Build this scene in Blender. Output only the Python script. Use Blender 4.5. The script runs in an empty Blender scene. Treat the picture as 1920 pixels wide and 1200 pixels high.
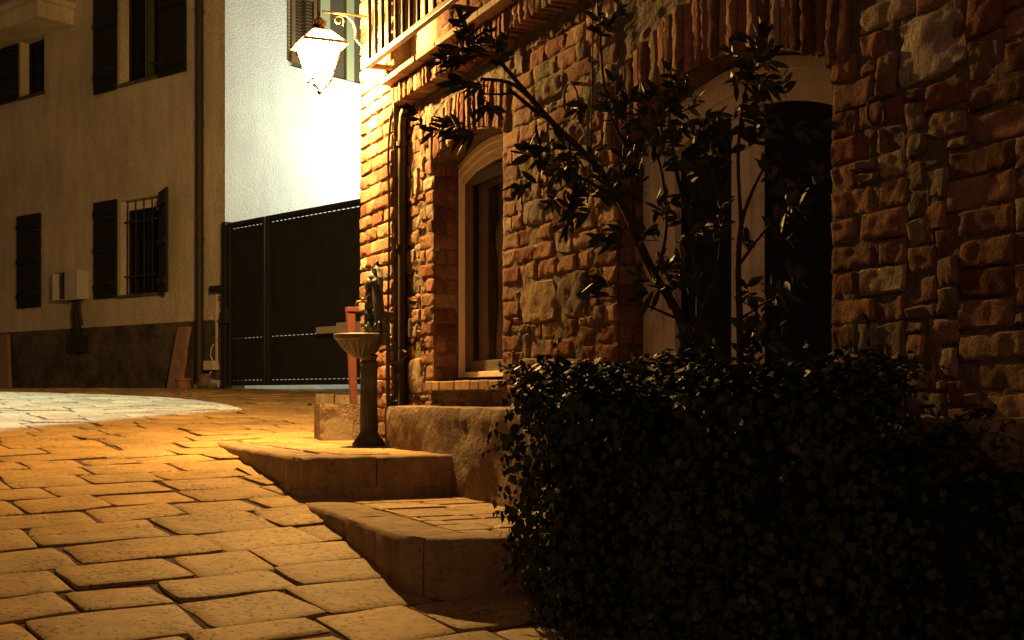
import bpy, bmesh, math, random
from mathutils import Vector, Matrix, noise
R = random.Random(7)
sc = bpy.context.scene
col = sc.collection
rad = math.radians

# ---------------------------------------------------------------- camera, world, light
FPX = 2400.0; HY = 742.0
cd = bpy.data.cameras.new('camera'); cam = bpy.data.objects.new('camera', cd); col.objects.link(cam)
cam.location = (0, 0, 0); cam.rotation_euler = (rad(90), 0, 0)
cd.sensor_width = 36; cd.lens = 36 * FPX / 1920.0; cd.shift_y = (HY - 600) / 1920.0
cd.clip_start = 0.05; cd.clip_end = 500
sc.camera = cam
w = bpy.data.worlds.new('World'); sc.world = w; w.use_nodes = True
wb = w.node_tree.nodes['Background']
wb.inputs[0].default_value = (1.0, 0.53, 0.33, 1); wb.inputs[1].default_value = 0.085
sc.view_settings.view_transform = 'Standard'; sc.view_settings.look = 'None'
sc.view_settings.exposure = 0.0; sc.view_settings.gamma = 1

def lamp(name, kind, loc, power, color, radius=0.03, target=None, size=None, blend=None):
    l = bpy.data.lights.new(name, kind); l.energy = power; l.color = color
    if kind in ('POINT', 'SPOT'): l.shadow_soft_size = radius
    if kind == 'SPOT': l.spot_size = size; l.spot_blend = blend
    if kind == 'AREA': l.shape = 'DISK'; l.size = radius
    o = bpy.data.objects.new(name, l); o.location = loc; col.objects.link(o)
    if target: o.rotation_euler = (Vector(target) - Vector(loc)).to_track_quat('-Z', 'Y').to_euler()
    return o
LAMP = Vector((-1.145, 7.61, 1.99))
AMBER = (1.0, 0.56, 0.155)
lamp('lantern_bulb', 'POINT', LAMP, 1750, AMBER, 0.035)
# white-green lamp in the alley behind the gate
lamp('alley_lamp_light', 'SPOT', (-0.6, 16.1, 3.3), 430, (0.93, 1.0, 0.84), 0.10, (-3.0, 16.6, 3.6), rad(165), 0.35)
# white floodlight of the yard at the left, outside the picture
lamp('yard_floodlight', 'SPOT', (-5.0, 9.4, 4.6), 3500, (0.60, 0.86, 1.0), 0.012, (-5.0, 9.41, -0.1), rad(64.6), 0.01)
# warm fill added behind the camera for risers, standing for unseen street lamps
lamp('warm_fill_behind', 'POINT', (0.2, -7.0, 4.2), 230, (1.0, 0.50, 0.27), 0.15)

# ---------------------------------------------------------------- frames
class Fr:
    def __init__(s, O, D, N, U=(0, 0, 1)):
        s.O = Vector(O); s.D = Vector(D).normalized(); s.N = Vector(N).normalized(); s.U = Vector(U).normalized()
    def p(s, a, o, z): return s.O + s.D * a + s.N * o + s.U * z
def hit(fr, px, py, off=0.0):
    d = Vector(((px - 960) / FPX, 1, (HY - py) / FPX))
    t = (fr.O + fr.N * off).dot(fr.N) / d.dot(fr.N)
    P = d * t
    return (P - fr.O).dot(fr.D), P.z
u = Vector((-0.446, 1, 0)).normalized(); v = Vector((u.y, -u.x, 0))
F = Fr((-0.95, 8, 0), -u, -v)                       # brick facade: s towards the camera, o out into the street
hw = Vector((-1.2125, 1, 0)).normalized()
H = Fr((-3.475, 15.5, 0), hw, (-hw.y, hw.x, 0))     # rendered house front: s to the left
if H.N.y > 0: H.N = -H.N
g = Vector((0.825, 1, 0)).normalized()
G = Fr((-3.475, 15.5, 0), g, (g.y, -g.x, 0))        # its white lit side wall
gd = Vector((0.948, -1, 0)).normalized()
T = Fr((-3.378, 15.3, 0), gd, (gd.y, -gd.x, 0))     # gate
W = Fr((0, 0, 0), (1, 0, 0), (0, -1, 0))
GZ = [(-30, -2.6), (-8, -1.8), (0, -1.14), (2, -0.91), (4.12, -0.66), (5.645, -0.482), (7.0, -0.352), (7.83, -0.285), (8.6, -0.222), (10, -0.125), (12, -0.01), (13.5, 0.05), (15, 0.082), (18, 0.10), (60, 0.12)]
def gz(q):
    for (a, za), (b, zb) in zip(GZ, GZ[1:]):
        if q <= b: return za + (zb - za) * (q - a) / (b - a)
    return GZ[-1][1]
def gzp(P): return gz(P.x * u.x + P.y * u.y)
r0 = F.O.dot(v); q0 = F.O.dot(u)

# ---------------------------------------------------------------- materials
def mat(name, base, rough=0.8, spec=0.3, metal=0.0, attr=False, var=None, bump=None, bump2=None, pits=None, emit=None):
    m = bpy.data.materials.new(name); m.use_nodes = True; nt = m.node_tree; N = nt.nodes; L = nt.links
    b = N['Principled BSDF']; b.inputs['Roughness'].default_value = rough; b.inputs['Metallic'].default_value = metal
    b.inputs['Specular IOR Level'].default_value = spec
    tc = N.new('ShaderNodeTexCoord')
    def mixmul(a, bcol, fac=1.0):
        x = N.new('ShaderNodeMix'); x.data_type = 'RGBA'; x.blend_type = 'MULTIPLY'; x.inputs[0].default_value = fac
        for sock, val in ((x.inputs[6], a), (x.inputs[7], bcol)):
            if isinstance(val, tuple): sock.default_value = (*val[:3], 1)
            else: L.new(val, sock)
        return x.outputs[2]
    c = tuple(base)
    if attr:
        at = N.new('ShaderNodeAttribute'); at.attribute_name = 'col'
        c = mixmul(c, at.outputs['Color'])
    def ramp(src, lo, hi, a, bb):
        r = N.new('ShaderNodeMapRange'); r.inputs[1].default_value = lo; r.inputs[2].default_value = hi
        r.inputs[3].default_value = a; r.inputs[4].default_value = bb; L.new(src, r.inputs[0]); return r.outputs[0]
    for (scale, lo, hi, *zs_) in (var or []):
        n = N.new('ShaderNodeTexNoise'); n.inputs['Scale'].default_value = scale; n.inputs['Detail'].default_value = 5; n.inputs['Roughness'].default_value = 0.62
        if zs_:
            mp = N.new('ShaderNodeMapping'); mp.inputs['Scale'].default_value = (1, 1, zs_[0]); L.new(tc.outputs['Object'], mp.inputs[0]); L.new(mp.outputs[0], n.inputs[0])
        else: L.new(tc.outputs['Object'], n.inputs[0])
        k = ramp(n.outputs[0], 0.32, 0.68, lo, hi)
        cb = N.new('ShaderNodeCombineColor'); [L.new(k, cb.inputs[i]) for i in range(3)]
        c = mixmul(c, cb.outputs[0])
    if pits:
        sc_, thr, dark = pits
        n = N.new('ShaderNodeTexNoise'); n.inputs['Scale'].default_value = sc_; n.inputs['Detail'].default_value = 3
        n2 = N.new('ShaderNodeTexNoise'); n2.inputs['Scale'].default_value = sc_ * 0.09; n2.inputs['Detail'].default_value = 2
        L.new(tc.outputs['Object'], n.inputs[0]); L.new(tc.outputs['Object'], n2.inputs[0])
        ad = N.new('ShaderNodeMath'); ad.operation = 'MULTIPLY_ADD'; L.new(n2.outputs[0], ad.inputs[0]); ad.inputs[1].default_value = 0.35; L.new(n.outputs[0], ad.inputs[2])
        k = ramp(ad.outputs[0], thr, thr + 0.05, 1.0, dark)
        cb = N.new('ShaderNodeCombineColor'); [L.new(k, cb.inputs[i]) for i in range(3)]
        c = mixmul(c, cb.outputs[0]); pk = k
    if isinstance(c, tuple): b.inputs['Base Color'].default_value = (*c[:3], 1)
    else: L.new(c, b.inputs['Base Color'])
    prev = None
    for bp in (bump, bump2):
        if not bp: continue
        n = N.new('ShaderNodeTexNoise'); n.inputs['Scale'].default_value = bp[0]; n.inputs['Detail'].default_value = 6; n.inputs['Roughness'].default_value = 0.6
        L.new(tc.outputs['Object'], n.inputs[0])
        x = N.new('ShaderNodeBump'); x.inputs['Strength'].default_value = bp[1]; x.inputs['Distance'].default_value = bp[2]
        L.new(n.outputs[0], x.inputs['Height'])
        if prev: L.new(prev, x.inputs['Normal'])
        prev = x.outputs[0]
    if pits:
        x = N.new('ShaderNodeBump'); x.inputs['Strength'].default_value = 0.7; x.inputs['Distance'].default_value = 0.004
        L.new(pk, x.inputs['Height'])
        if prev: L.new(prev, x.inputs['Normal'])
        prev = x.outputs[0]
    if prev: L.new(prev, b.inputs['Normal'])
    if emit:
        b.inputs['Emission Color'].default_value = (*emit[0], 1); b.inputs['Emission Strength'].default_value = emit[1]
    return m
M = {}
M['paver'] = mat('limestone_paving', (1.46, 1.34, 1.02), 0.72, 0.2, attr=True, var=[(1.1, .82, 1.12), (4.0, .78, 1.12), (22, .8, 1.1)], bump=(9, .35, .012), bump2=(90, .28, .0035), pits=(50, .765, .5))
M['joint'] = mat('sandy_joint', (.10, .062, .036), 0.95, 0.1, var=[(12, .5, 1.3)], bump=(60, .8, .01))
M['step'] = mat('step_stone', (1.1, 1.03, .92), 0.85, 0.15, attr=True, var=[(2.5, .7, 1.15), (9, .72, 1.08, .12), (18, .78, 1.1)], bump=(16, .6, .012), bump2=(110, .5, .004), pits=(75, .80, .55))
M['brick'] = mat('old_brick_and_stone', (1, 1, 1), 1.0, 0.04, attr=True, var=[(9, .72, 1.18), (60, .75, 1.15)], bump=(38, .9, .012), bump2=(150, .8, .006))
M['mortar'] = mat('lime_mortar', (.18, .13, .08), 0.95, 0.1, var=[(7, .6, 1.2), (50, .7, 1.2)], bump=(30, .9, .02), bump2=(120, .6, .006))
M['plinth'] = mat('rough_cement_render', (.24, .17, .11), 0.92, 0.15, var=[(3, .6, 1.15), (25, .7, 1.15)], bump=(14, .7, .03), bump2=(70, .7, .008))
M['render'] = mat('cream_rough_render', (.82, .69, .47), 0.9, 0.15, var=[(.9, .8, 1.12), (3.5, .80, 1.08, .16), (45, .8, 1.1)], bump=(24, 1.0, .045), bump2=(95, .9, .014))
M['whiter'] = mat('white_rough_render', (.72, .74, .66), 0.9, 0.15, var=[(1.2, .88, 1.04), (4, .92, 1.03, .2), (45, .88, 1.04)], bump=(38, .8, .026), bump2=(120, .7, .008))
M['dado'] = mat('grey_dado_render', (.105, .085, .058), 0.92, 0.15, var=[(2.2, .5, 1.5), (14, .7, 1.25)], bump=(25, .6, .015))
M['darkwood'] = mat('dark_painted_wood', (.010, .009, .006), 0.6, 0.3, var=[(12, .7, 1.2)])
M['oldwood'] = mat('weathered_brown_wood', (.34, .2, .13), 0.75, 0.2, var=[(9, .75, 1.15), (60, .8, 1.1)], bump=(40, .4, .004))
M['louvre'] = mat('brown_louvre_wood', (.16, .09, .04), 0.6, 0.3, var=[(15, .8, 1.15)])
M['gate'] = mat('dark_green_gate_paint', (.014, .014, .009), 0.5, 0.35, var=[(4, .75, 1.2)])
M['iron'] = mat('dark_cast_iron', (.072, .068, .062), 0.55, 0.45, metal=.35, var=[(20, .65, 1.25)], bump=(80, .35, .003))
M['rust'] = mat('rusty_iron', (.06, .04, .028), 0.8, 0.3, metal=.2, var=[(30, .6, 1.3)], bump=(90, .5, .003))
M['rail'] = mat('brown_rail_paint', (.20, .13, .08), 0.45, 0.5, metal=.2, var=[(25, .8, 1.1)])
M['brass'] = mat('brass', (.45, .28, .10), 0.35, 0.5, metal=.9)
M['pipe'] = mat('brown_downpipe', (.035, .022, .015), 0.6, 0.4, var=[(8, .8, 1.15)])
M['terracotta'] = mat('terracotta', (.34, .16, .09), 0.85, 0.2, var=[(14, .8, 1.15)], bump=(60, .4, .003))
M['redpaint'] = mat('red_post_paint', (.15, .045, .03), 0.6, 0.3, var=[(14, .8, 1.1)])
M['plastic'] = mat('pale_grey_plastic', (.52, .47, .38), 0.5, 0.4, var=[(9, .9, 1.05)])
M['blackp'] = mat('black_plastic', (.02, .018, .015), 0.5, 0.4)
M['frame'] = mat('pale_window_frame', (.74, .64, .48), 0.5, 0.35, var=[(8, .88, 1.06)])
M['sash'] = mat('brown_sash_wood', (.13, .10, .07), .55, .3, var=[(8, .85, 1.1)])
M['curtain'] = mat('net_curtain', (.62, .54, .42), 0.9, 0.1, var=[(5, .8, 1.1)])
M['oldcloth'] = mat('brown_drape', (.10, .075, .05), .9, .1)
M['darkin'] = mat('dark_interior', (.012, .011, .009), 0.9, 0.1)
M['leaf'] = mat('ivy_leaf', (.8, .95, .8), 0.6, 0.22, attr=True, var=[(30, .75, 1.2)])
M['oleaf'] = mat('shrub_leaf', (1, 1, 1), 0.62, 0.25, attr=True, var=[(25, .75, 1.2)])
M['bark'] = mat('shrub_bark', (.05, .035, .022), 0.85, 0.2, var=[(25, .7, 1.25)], bump=(70, .5, .004))
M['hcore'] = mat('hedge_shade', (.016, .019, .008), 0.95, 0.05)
M['conduit'] = mat('pale_conduit', (.6, .5, .36), 0.5, 0.4)
M['hose'] = mat('dark_rubber_hose', (.03, .024, .018), 0.6, 0.3)
M['tile'] = mat('clay_ledge_tile', (.34, .21, .12), 0.85, 0.2, attr=True, var=[(12, .75, 1.15)], bump=(45, .6, .008))
def glass():
    m = mat('dark_window_glass', (.006, .0055, .005), 0.05, 0.08); return m
M['glass'] = glass()
def lampglass():
    m = bpy.data.materials.new('lit_lantern_glass'); m.use_nodes = True; nt = m.node_tree; N = nt.nodes; L = nt.links
    N.remove(N['Principled BSDF']); out = N['Material Output']
    e = N.new('ShaderNodeEmission'); e.inputs[0].default_value = (1, .72, .36, 1); e.inputs[1].default_value = 40
    t = N.new('ShaderNodeBsdfTransparent'); mx = N.new('ShaderNodeMixShader'); mx.inputs[0].default_value = .5
    L.new(t.outputs[0], mx.inputs[1]); L.new(e.outputs[0], mx.inputs[2]); L.new(mx.outputs[0], out.inputs[0])
    return m
M['lampglass'] = lampglass()

# ---------------------------------------------------------------- mesh builder
ORG = {}
class MB:
    def __init__(s): s.v = []; s.f = []; s.c = []; s.cur = (1, 1, 1)
    def add(s, vs, fs):
        n = len(s.v); s.v += [tuple(p) for p in vs]; s.c += [s.cur] * len(vs); s.f += [tuple(i + n for i in f) for f in fs]; return s
    def box(s, fr, a0, a1, o0, o1, z0, z1):
        P = [fr.p(a, o, z) for z in (z0, z1) for (a, o) in ((a0, o0), (a1, o0), (a1, o1), (a0, o1))]
        return s.add(P, [(0, 3, 2, 1), (4, 5, 6, 7), (0, 1, 5, 4), (1, 2, 6, 5), (2, 3, 7, 6), (3, 0, 4, 7)])
    def prism(s, pts, off):           # pts: world loop, off: vector
        n = len(pts); P = [Vector(p) for p in pts]; Q = [p + Vector(off) for p in P]
        return s.add(P + Q, [tuple(range(n)), tuple(range(2 * n - 1, n - 1, -1))] + [(i, i + n, (i + 1) % n + n, (i + 1) % n) for i in range(n)])
    def tube(s, pts, r, n=8, cap=True):
        pts = [Vector(p) for p in pts]; rs = r if isinstance(r, (list, tuple)) else [r] * len(pts)
        rings = []; up = Vector((0.13, 0.31, 0.94)).normalized()
        for i, p in enumerate(pts):
            d = (pts[min(i + 1, len(pts) - 1)] - pts[max(i - 1, 0)]).normalized()
            a = d.cross(up)
            if a.length < .05: a = d.cross(Vector((1, 0, 0)))
            a.normalize(); b = d.cross(a)
            rings.append([p + (a * math.cos(2 * math.pi * k / n) + b * math.sin(2 * math.pi * k / n)) * rs[i] for k in range(n)])
        fs = []
        for i in range(len(pts) - 1):
            for k in range(n): fs.append((i * n + k, i * n + (k + 1) % n, (i + 1) * n + (k + 1) % n, (i + 1) * n + k))
        if cap: fs.append(tuple(range(n))); fs.append(tuple(range((len(pts) - 1) * n, len(pts) * n))[::-1])
        return s.add([p for rr in rings for p in rr], fs)
    def lathe(s, c, prof, n=32, flute=None):   # prof: (r, z)
        c = Vector(c); P = []
        for j, (r, z) in enumerate(prof):
            for k in range(n):
                a = 2 * math.pi * k / n; rr = r * (flute(a, z, j) if flute else 1)
                P.append(c + Vector((rr * math.cos(a), rr * math.sin(a), z)))
        fs = [(j * n + k, j * n + (k + 1) % n, (j + 1) * n + (k + 1) % n, (j + 1) * n + k) for j in range(len(prof) - 1) for k in range(n)]
        fs.append(tuple(range(n))[::-1]); fs.append(tuple(range((len(prof) - 1) * n, len(prof) * n)))
        return s.add(P, fs)
    def grid(s, fn, nx, ny):
        P = [fn(i / nx, j / ny) for j in range(ny + 1) for i in range(nx + 1)]
        return s.add(P, [(j * (nx + 1) + i, j * (nx + 1) + i + 1, (j + 1) * (nx + 1) + i + 1, (j + 1) * (nx + 1) + i) for j in range(ny) for i in range(nx)])
    def blob(s, c, r, amp=.2, n=10, seed=0):
        c = Vector(c); r = Vector(r) if not isinstance(r, (int, float)) else Vector((r, r, r))
        prof = []
        P = []
        for j in range(n + 1):
            th = math.pi * j / n
            for k in range(n * 2):
                ph = math.pi * k / n
                d = Vector((math.sin(th) * math.cos(ph), math.sin(th) * math.sin(ph), math.cos(th)))
                m = 1 + amp * noise.noise(d * 2.1 + Vector((seed, 0, 0)))
                P.append(c + Vector((d.x * r.x, d.y * r.y, d.z * r.z)) * m)
        w2 = n * 2
        return s.add(P, [(j * w2 + k, (j + 1) * w2 + k, (j + 1) * w2 + (k + 1) % w2, j * w2 + (k + 1) % w2) for j in range(n) for k in range(w2)])
    def build(s, name, m, parent=None, smooth=False, bevel=0, kind=None, label=None, cat=None, group=None):
        me = bpy.data.meshes.new(name); me.from_pydata(s.v, [], s.f)
        ca = me.color_attributes.new('col', 'FLOAT_COLOR', 'POINT')
        ca.data.foreach_set('color', [x for c in s.c for x in (c[0], c[1], c[2], 1)])
        me.materials.append(m)
        bm = bmesh.new(); bm.from_mesh(me); bmesh.ops.recalc_face_normals(bm, faces=bm.faces) if not getattr(s, 'open', False) else None
        bm.to_mesh(me); bm.free()
        if smooth: me.polygons.foreach_set('use_smooth', [True] * len(me.polygons))
        o = bpy.data.objects.new(name, me); col.objects.link(o)
        if parent:
            L = ORG[parent.name]; o.parent = parent; o.matrix_parent_inverse = Matrix.Translation(-L)
            ORG[o.name] = Vector((0, 0, 0))
        else: ORG[o.name] = Vector((0, 0, 0))
        if smooth and smooth != 'full':
            o.data.set_sharp_from_angle(angle=rad(42))
        if bevel:
            b = o.modifiers.new('bevel', 'BEVEL'); b.width = bevel; b.segments = 2; b.limit_method = 'ANGLE'
        if kind: o['kind'] = kind
        if label: o['label'] = label
        if cat: o['category'] = cat
        if group: o['group'] = group
        return o
def thing(name, loc, label, cat, group=None):
    o = bpy.data.objects.new(name, None); o.location = loc; col.objects.link(o); o.empty_display_size = .1
    o['label'] = label; o['category'] = cat
    if group: o['group'] = group
    ORG[o.name] = Vector(loc); return o

# one weathered block: front face with rounded outline, domed, noisy; edges run back into the mortar
def block(mb, fr, a0, a1, z0, z1, ob, prot, colr, rnd=.05, dome=.35, rough=.004, jit=.004, back=.03, nx=6, nz=4, taper=0.0):
    ca, cz = (a0 + a1) / 2, (z0 + z1) / 2; ha, hz = (a1 - a0) / 2, (z1 - z0) / 2
    J = [[(R.uniform(-jit, jit), R.uniform(-jit, jit)) for _ in range(2)] for _ in range(2)]
    seed = Vector((R.uniform(0, 90), 0, 0)); tilt = R.uniform(-1, 1) * .004; tz = R.uniform(-1, 1) * .003
    def fn(i, j):
        x, y = i * 2 - 1, j * 2 - 1
        xs = x * (1 - rnd * y * y); ys = y * (1 - rnd * x * x)
        if rnd > .1: xs += .10 * noise.noise(Vector((x * 1.1, y * 1.1, seed.x))) ; ys += .10 * noise.noise(Vector((x * 1.1, y * 1.1, seed.x + 7)))
        jx = (J[0][0][0] * (1 - i) + J[1][0][0] * i) * (1 - j) + (J[0][1][0] * (1 - i) + J[1][1][0] * i) * j
        jz = (J[0][0][1] * (1 - i) + J[1][0][1] * i) * (1 - j) + (J[0][1][1] * (1 - i) + J[1][1][1] * i) * j
        e = max(abs(x), abs(y)); drop = .22 * dome * e ** 6 * (1 + noise.noise(Vector((x * 3, y * 3, seed.x + 11))))
        a = ca + xs * ha + jx; z = cz + ys * hz + jz
        if taper: a = ca + (a - ca) * (1 + taper * ys)
        o = ob + prot * (1 - drop) + rough * noise.noise(Vector((a * 28, z * 28, seed.x))) + rough * 1.6 * noise.noise(Vector((a * 9, z * 9, seed.x + 3))) + tilt * x + tz * y
        return a, o, z
    ex = min(.2, .0065 / (2 * ha)); ez = min(.2, .0065 / (2 * hz)); nx += 2; nz += 2
    TX = [0, ex] + [ex + (1 - 2 * ex) * k / (nx - 2) for k in range(1, nx - 2)] + [1 - ex, 1]
    TZ = [0, ez] + [ez + (1 - 2 * ez) * k / (nz - 2) for k in range(1, nz - 2)] + [1 - ez, 1]
    P = []
    for j in range(nz + 1):
        for i in range(nx + 1):
            a, o, z = fn(TX[i], TZ[j])
            if i in (0, nx) or j in (0, nz): o = max(o - prot * dome, ob - .004)
            elif noise.noise(Vector((a * 31, z * 31, seed.x))) > .33 and (i in (1, nx - 1) or j in (1, nz - 1)): o -= prot * .45
            P.append(fr.p(a, o, z))
    fs = [(j * (nx + 1) + i, j * (nx + 1) + i + 1, (j + 1) * (nx + 1) + i + 1, (j + 1) * (nx + 1) + i) for j in range(nz) for i in range(nx)]
    ring = [(i, 0) for i in range(nx + 1)] + [(nx, j) for j in range(1, nz + 1)] + [(i, nz) for i in range(nx - 1, -1, -1)] + [(0, j) for j in range(nz - 1, 0, -1)]
    b0 = len(P)
    for (i, j) in ring:
        a, o, z = fn(TX[i], TZ[j]); P.append(fr.p(ca + (a - ca) * 1.01, ob - back, cz + (z - cz) * 1.01))
    m = len(ring)
    for k in range(m):
        i, j = ring[k]; i2, j2 = ring[(k + 1) % m]
        fs.append((j * (nx + 1) + i, b0 + k, b0 + (k + 1) % m, j2 * (nx + 1) + i2))
    mb.cur = colr; mb.add(P, fs)
def brickcol():
    k = R.uniform(.50, 1.05); t = R.random()
    if t < .55: c = (.31, .16, .10)
    elif t < .78: c = (.34, .205, .13)
    elif t < .90: c = (.25, .105, .065)
    else: c = (.38, .28, .19)
    return tuple(x * k for x in c)
def stonecol():
    k = R.uniform(.52, .98); c = R.choice([(.33, .245, .165), (.27, .20, .14), (.35, .235, .14), (.23, .165, .115)])
    return tuple(x * k for x in c)

# ================================================================ STREET
def poly_inside(p, poly):
    c = False; n = len(poly)
    for i in range(n):
        a, b = poly[i], poly[(i + 1) % n]
        if (a[1] > p[1]) != (b[1] > p[1]) and p[0] < (b[0] - a[0]) * (p[1] - a[1]) / (b[1] - a[1]) + a[0]: c = not c
    return c
base = MB()
qs = [x * .5 for x in range(-40, 60)] + [32, 36, 45, 60]
def gfn(i, j):
    q = qs[min(len(qs) - 1, int(round(j * (len(qs) - 1))))]; r = -40 + 80 * i
    P = u * q + v * r; return Vector((P.x, P.y, gz(q) - .0105))
base.grid(gfn, 8, len(qs) - 1).build('ground', M['joint'], kind='structure')
PLAT_Z = -.285; ST_Z = -.48
PLAT = [(-.14, .885), (1.958, .885), (1.958, -.05), (-.14, -.05)]            # (s, o)
# lower step outline in world XY (outer edge, then closed along the wall)
STEP = [(-.952, 5.765), (-.80, 5.395), (-.667, 5.09), (-.56, 4.82), (-.47, 4.585), (-.405, 4.43), (-.345, 4.345), (-.27, 4.295), (-.18, 4.275), (-.05, 4.30), (.20, 4.40), (.45, 4.51)]
pav = MB()
ROT = Matrix.Rotation(rad(11), 3, 'Z'); U2 = ROT @ u; V2 = ROT @ v; PIV = Vector((-1.5, 6, 0))
def pw(q, r): return PIV + U2 * q + V2 * r
def paver(q0_, q1_, r0_, r1_, jit, zoff=0.0, dens=1.0):
    c = R.uniform(.80, 1.10)
    pav.cur = tuple(x * c for x in R.choice([(.265, .185, .095), (.25, .178, .10), (.275, .19, .095), (.24, .178, .105)]))
    J = [[(R.uniform(-jit, jit), R.uniform(-jit, jit)) for _ in range(2)] for _ in range(2)]
    nx = 8 if dens > .6 else 4; ny = 7 if dens > .6 else 3; dz = R.uniform(-.004, .004); tx = R.uniform(-.004, .004); ty = R.uniform(-.004, .004); sd = R.uniform(0, 99)
    gx = R.uniform(.006, .012); P = []
    def fn(i, j, lower=False):
        x, y = i * 2 - 1, j * 2 - 1
        xs = x * (1 - .03 * y ** 6); ys = y * (1 - .04 * x ** 6)
        r = (r0_ + r1_) / 2 + xs * ((r1_ - r0_) / 2 - gx); q = (q0_ + q1_) / 2 + ys * ((q1_ - q0_) / 2 - gx)
        r += (J[0][0][0] * (1 - i) + J[1][0][0] * i) * (1 - j) + (J[0][1][0] * (1 - i) + J[1][1][0] * i) * j
        q += (J[0][0][1] * (1 - i) + J[1][0][1] * i) * (1 - j) + (J[0][1][1] * (1 - i) + J[1][1][1] * i) * j
        r += .005 * noise.noise(Vector((r * 7, q * 7, sd))); q += .005 * noise.noise(Vector((r * 7, q * 7, sd + 5)))
        r, q = r + .022 * noise.noise(Vector((r * 1.7, q * 1.7, 31))) + .008 * noise.noise(Vector((r * 8, q * 8, 3))), q + .022 * noise.noise(Vector((r * 1.7, q * 1.7, 57))) + .008 * noise.noise(Vector((r * 8, q * 8, 9)))
        e = max(abs(x), abs(y)); W_ = pw(q, r); gq = W_.dot(u)
        z = gz(gq) + dz + tx * x + ty * y - .0015 * e ** 8 + .0025 * noise.noise(Vector((r * 6, q * 6, sd)))
        return Vector((W_.x, W_.y, (gz(gq) - .03) if lower else z))
    nx += 2; ny += 2; ex = .011 / (r1_ - r0_); ey = .011 / (q1_ - q0_)
    TX = [0, ex] + [ex + (1 - 2 * ex) * k / (nx - 2) for k in range(1, nx - 2)] + [1 - ex, 1]
    TY = [0, ey] + [ey + (1 - 2 * ey) * k / (ny - 2) for k in range(1, ny - 2)] + [1 - ey, 1]
    P = [fn(TX[i], TY[j]) - Vector((0, 0, .0035 if i in (0, nx) or j in (0, ny) else 0)) for j in range(ny + 1) for i in range(nx + 1)]
    fs = [(j * (nx + 1) + i, j * (nx + 1) + i + 1, (j + 1) * (nx + 1) + i + 1, (j + 1) * (nx + 1) + i) for j in range(ny) for i in range(nx)]
    ring = [(i, 0) for i in range(nx + 1)] + [(nx, j) for j in range(1, ny + 1)] + [(i, ny) for i in range(nx - 1, -1, -1)] + [(0, j) for j in range(ny - 1, 0, -1)]
    b0 = len(P); P += [fn(TX[i], TY[j], True) for (i, j) in ring]; m = len(ring)
    for k in range(m):
        i, j = ring[k]; i2, j2 = ring[(k + 1) % m]
        fs.append((j * (nx + 1) + i, b0 + k, b0 + (k + 1) % m, j2 * (nx + 1) + i2))
    pav.add(P, fs)
q = -5.5
while q < 16:
    h = R.uniform(.24, .37); r = -9.5 + R.uniform(0, .4)
    while r < 9.5:
        l = R.uniform(.26, .55)
        qc, rc = q + h / 2, r + l / 2; P = pw(qc, rc)
        sx = P.x / max(P.y, .1)
        s_, o_ = q0 - P.dot(u), r0 - P.dot(v)
        vis = 2.4 < P.y < 20 and -.62 < sx < .45 and o_ > -.35 - (8 if s_ < -.1 else 0)
        inplat = -.0 < s_ < 1.85 and o_ < .75
        if vis and not inplat:
            if R.random() < .16 and h > .31:
                k = R.uniform(.42, .58) * h; d = 1 if P.y < 9 else .4
                paver(q, q + k, r, r + l, .012, dens=d); paver(q + k, q + h, r, r + l, .012, dens=d)
            else: paver(q, q + h, r, r + l, .011, dens=1 if P.y < 9 else .4)
        r += l
    q += h
pav.build('paving', M['paver'], smooth=True, kind='structure')

# ---------------------------------------------------------------- steps
def resample(poly):
    L = [0]
    for a, b in zip(poly, poly[1:]): L.append(L[-1] + (Vector(b) - Vector(a)).length)
    def at(t):
        t = max(0, min(L[-1], t))
        for i in range(len(poly) - 1):
            if t <= L[i + 1]:
                a, b = Vector(poly[i]), Vector(poly[i + 1]); k = (t - L[i]) / (L[i + 1] - L[i]); d = (b - a).normalized()
                return a + (b - a) * k, d
        return Vector(poly[-1]), d
    return L[-1], at
def edge_stones(mb, poly, out, ztop, zbots, width, lens, topthick=.14):
    """stones along a polyline: a vertical face and a top strip 'width' deep; out = sign of outward normal"""
    tot, at = resample(poly); t = 0; idx = 0
    while t < tot - .02:
        l = lens[idx % len(lens)] if isinstance(lens, list) else R.uniform(*lens); idx += 1
        if tot - t - l < .12: l = tot - t
        a, b = t + .004, t + l - .004; sd = R.uniform(0, 99); k = R.uniform(.8, 1.1)
        cc = tuple(x * k for x in R.choice([(.31, .225, .15), (.28, .21, .14), (.32, .235, .155)]))
        n = max(3, int(l / .05)); lev = R.uniform(-.003, .003)
        prof = [(-.004, -.5), (0, -.45), (0, -.10), (0, -.02), (-.006, -.006), (-.016, lev), (-width * .4, lev), (-width * .8, lev), (-width + .012, lev - .004), (-width + .008, -.03)]
        bot = zbots
        P = []
        for i in range(n + 1):
            p, d = at(a + (b - a) * i / n); p2, d2 = at(a + (b - a) * i / n + .04); d = (d + d2).normalized()
            nn = Vector((d.y, -d.x)) * out
            ed = 1 if 0 < i < n else 0
            for (of, dz) in prof:
                x = p + nn * (of - (0 if ed else .005)); nz = .0045 * noise.noise(Vector((x.x * 11, x.y * 11, dz * 11 + sd)))
                P.append((x.x + nn.x * nz * 1.6, x.y + nn.y * nz * 1.6, max(bot, ztop + dz + (nz if dz > -.1 else 0) - (0 if ed else .004))))
        m = len(prof)
        fs = [(i * m + j, i * m + j + 1, (i + 1) * m + j + 1, (i + 1) * m + j) for i in range(n) for j in range(m - 1)]
        fs += [tuple(range(m)), tuple(range(n * m, n * m + m))[::-1]]
        mb.cur = cc; mb.add(P, fs); t += l
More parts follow.
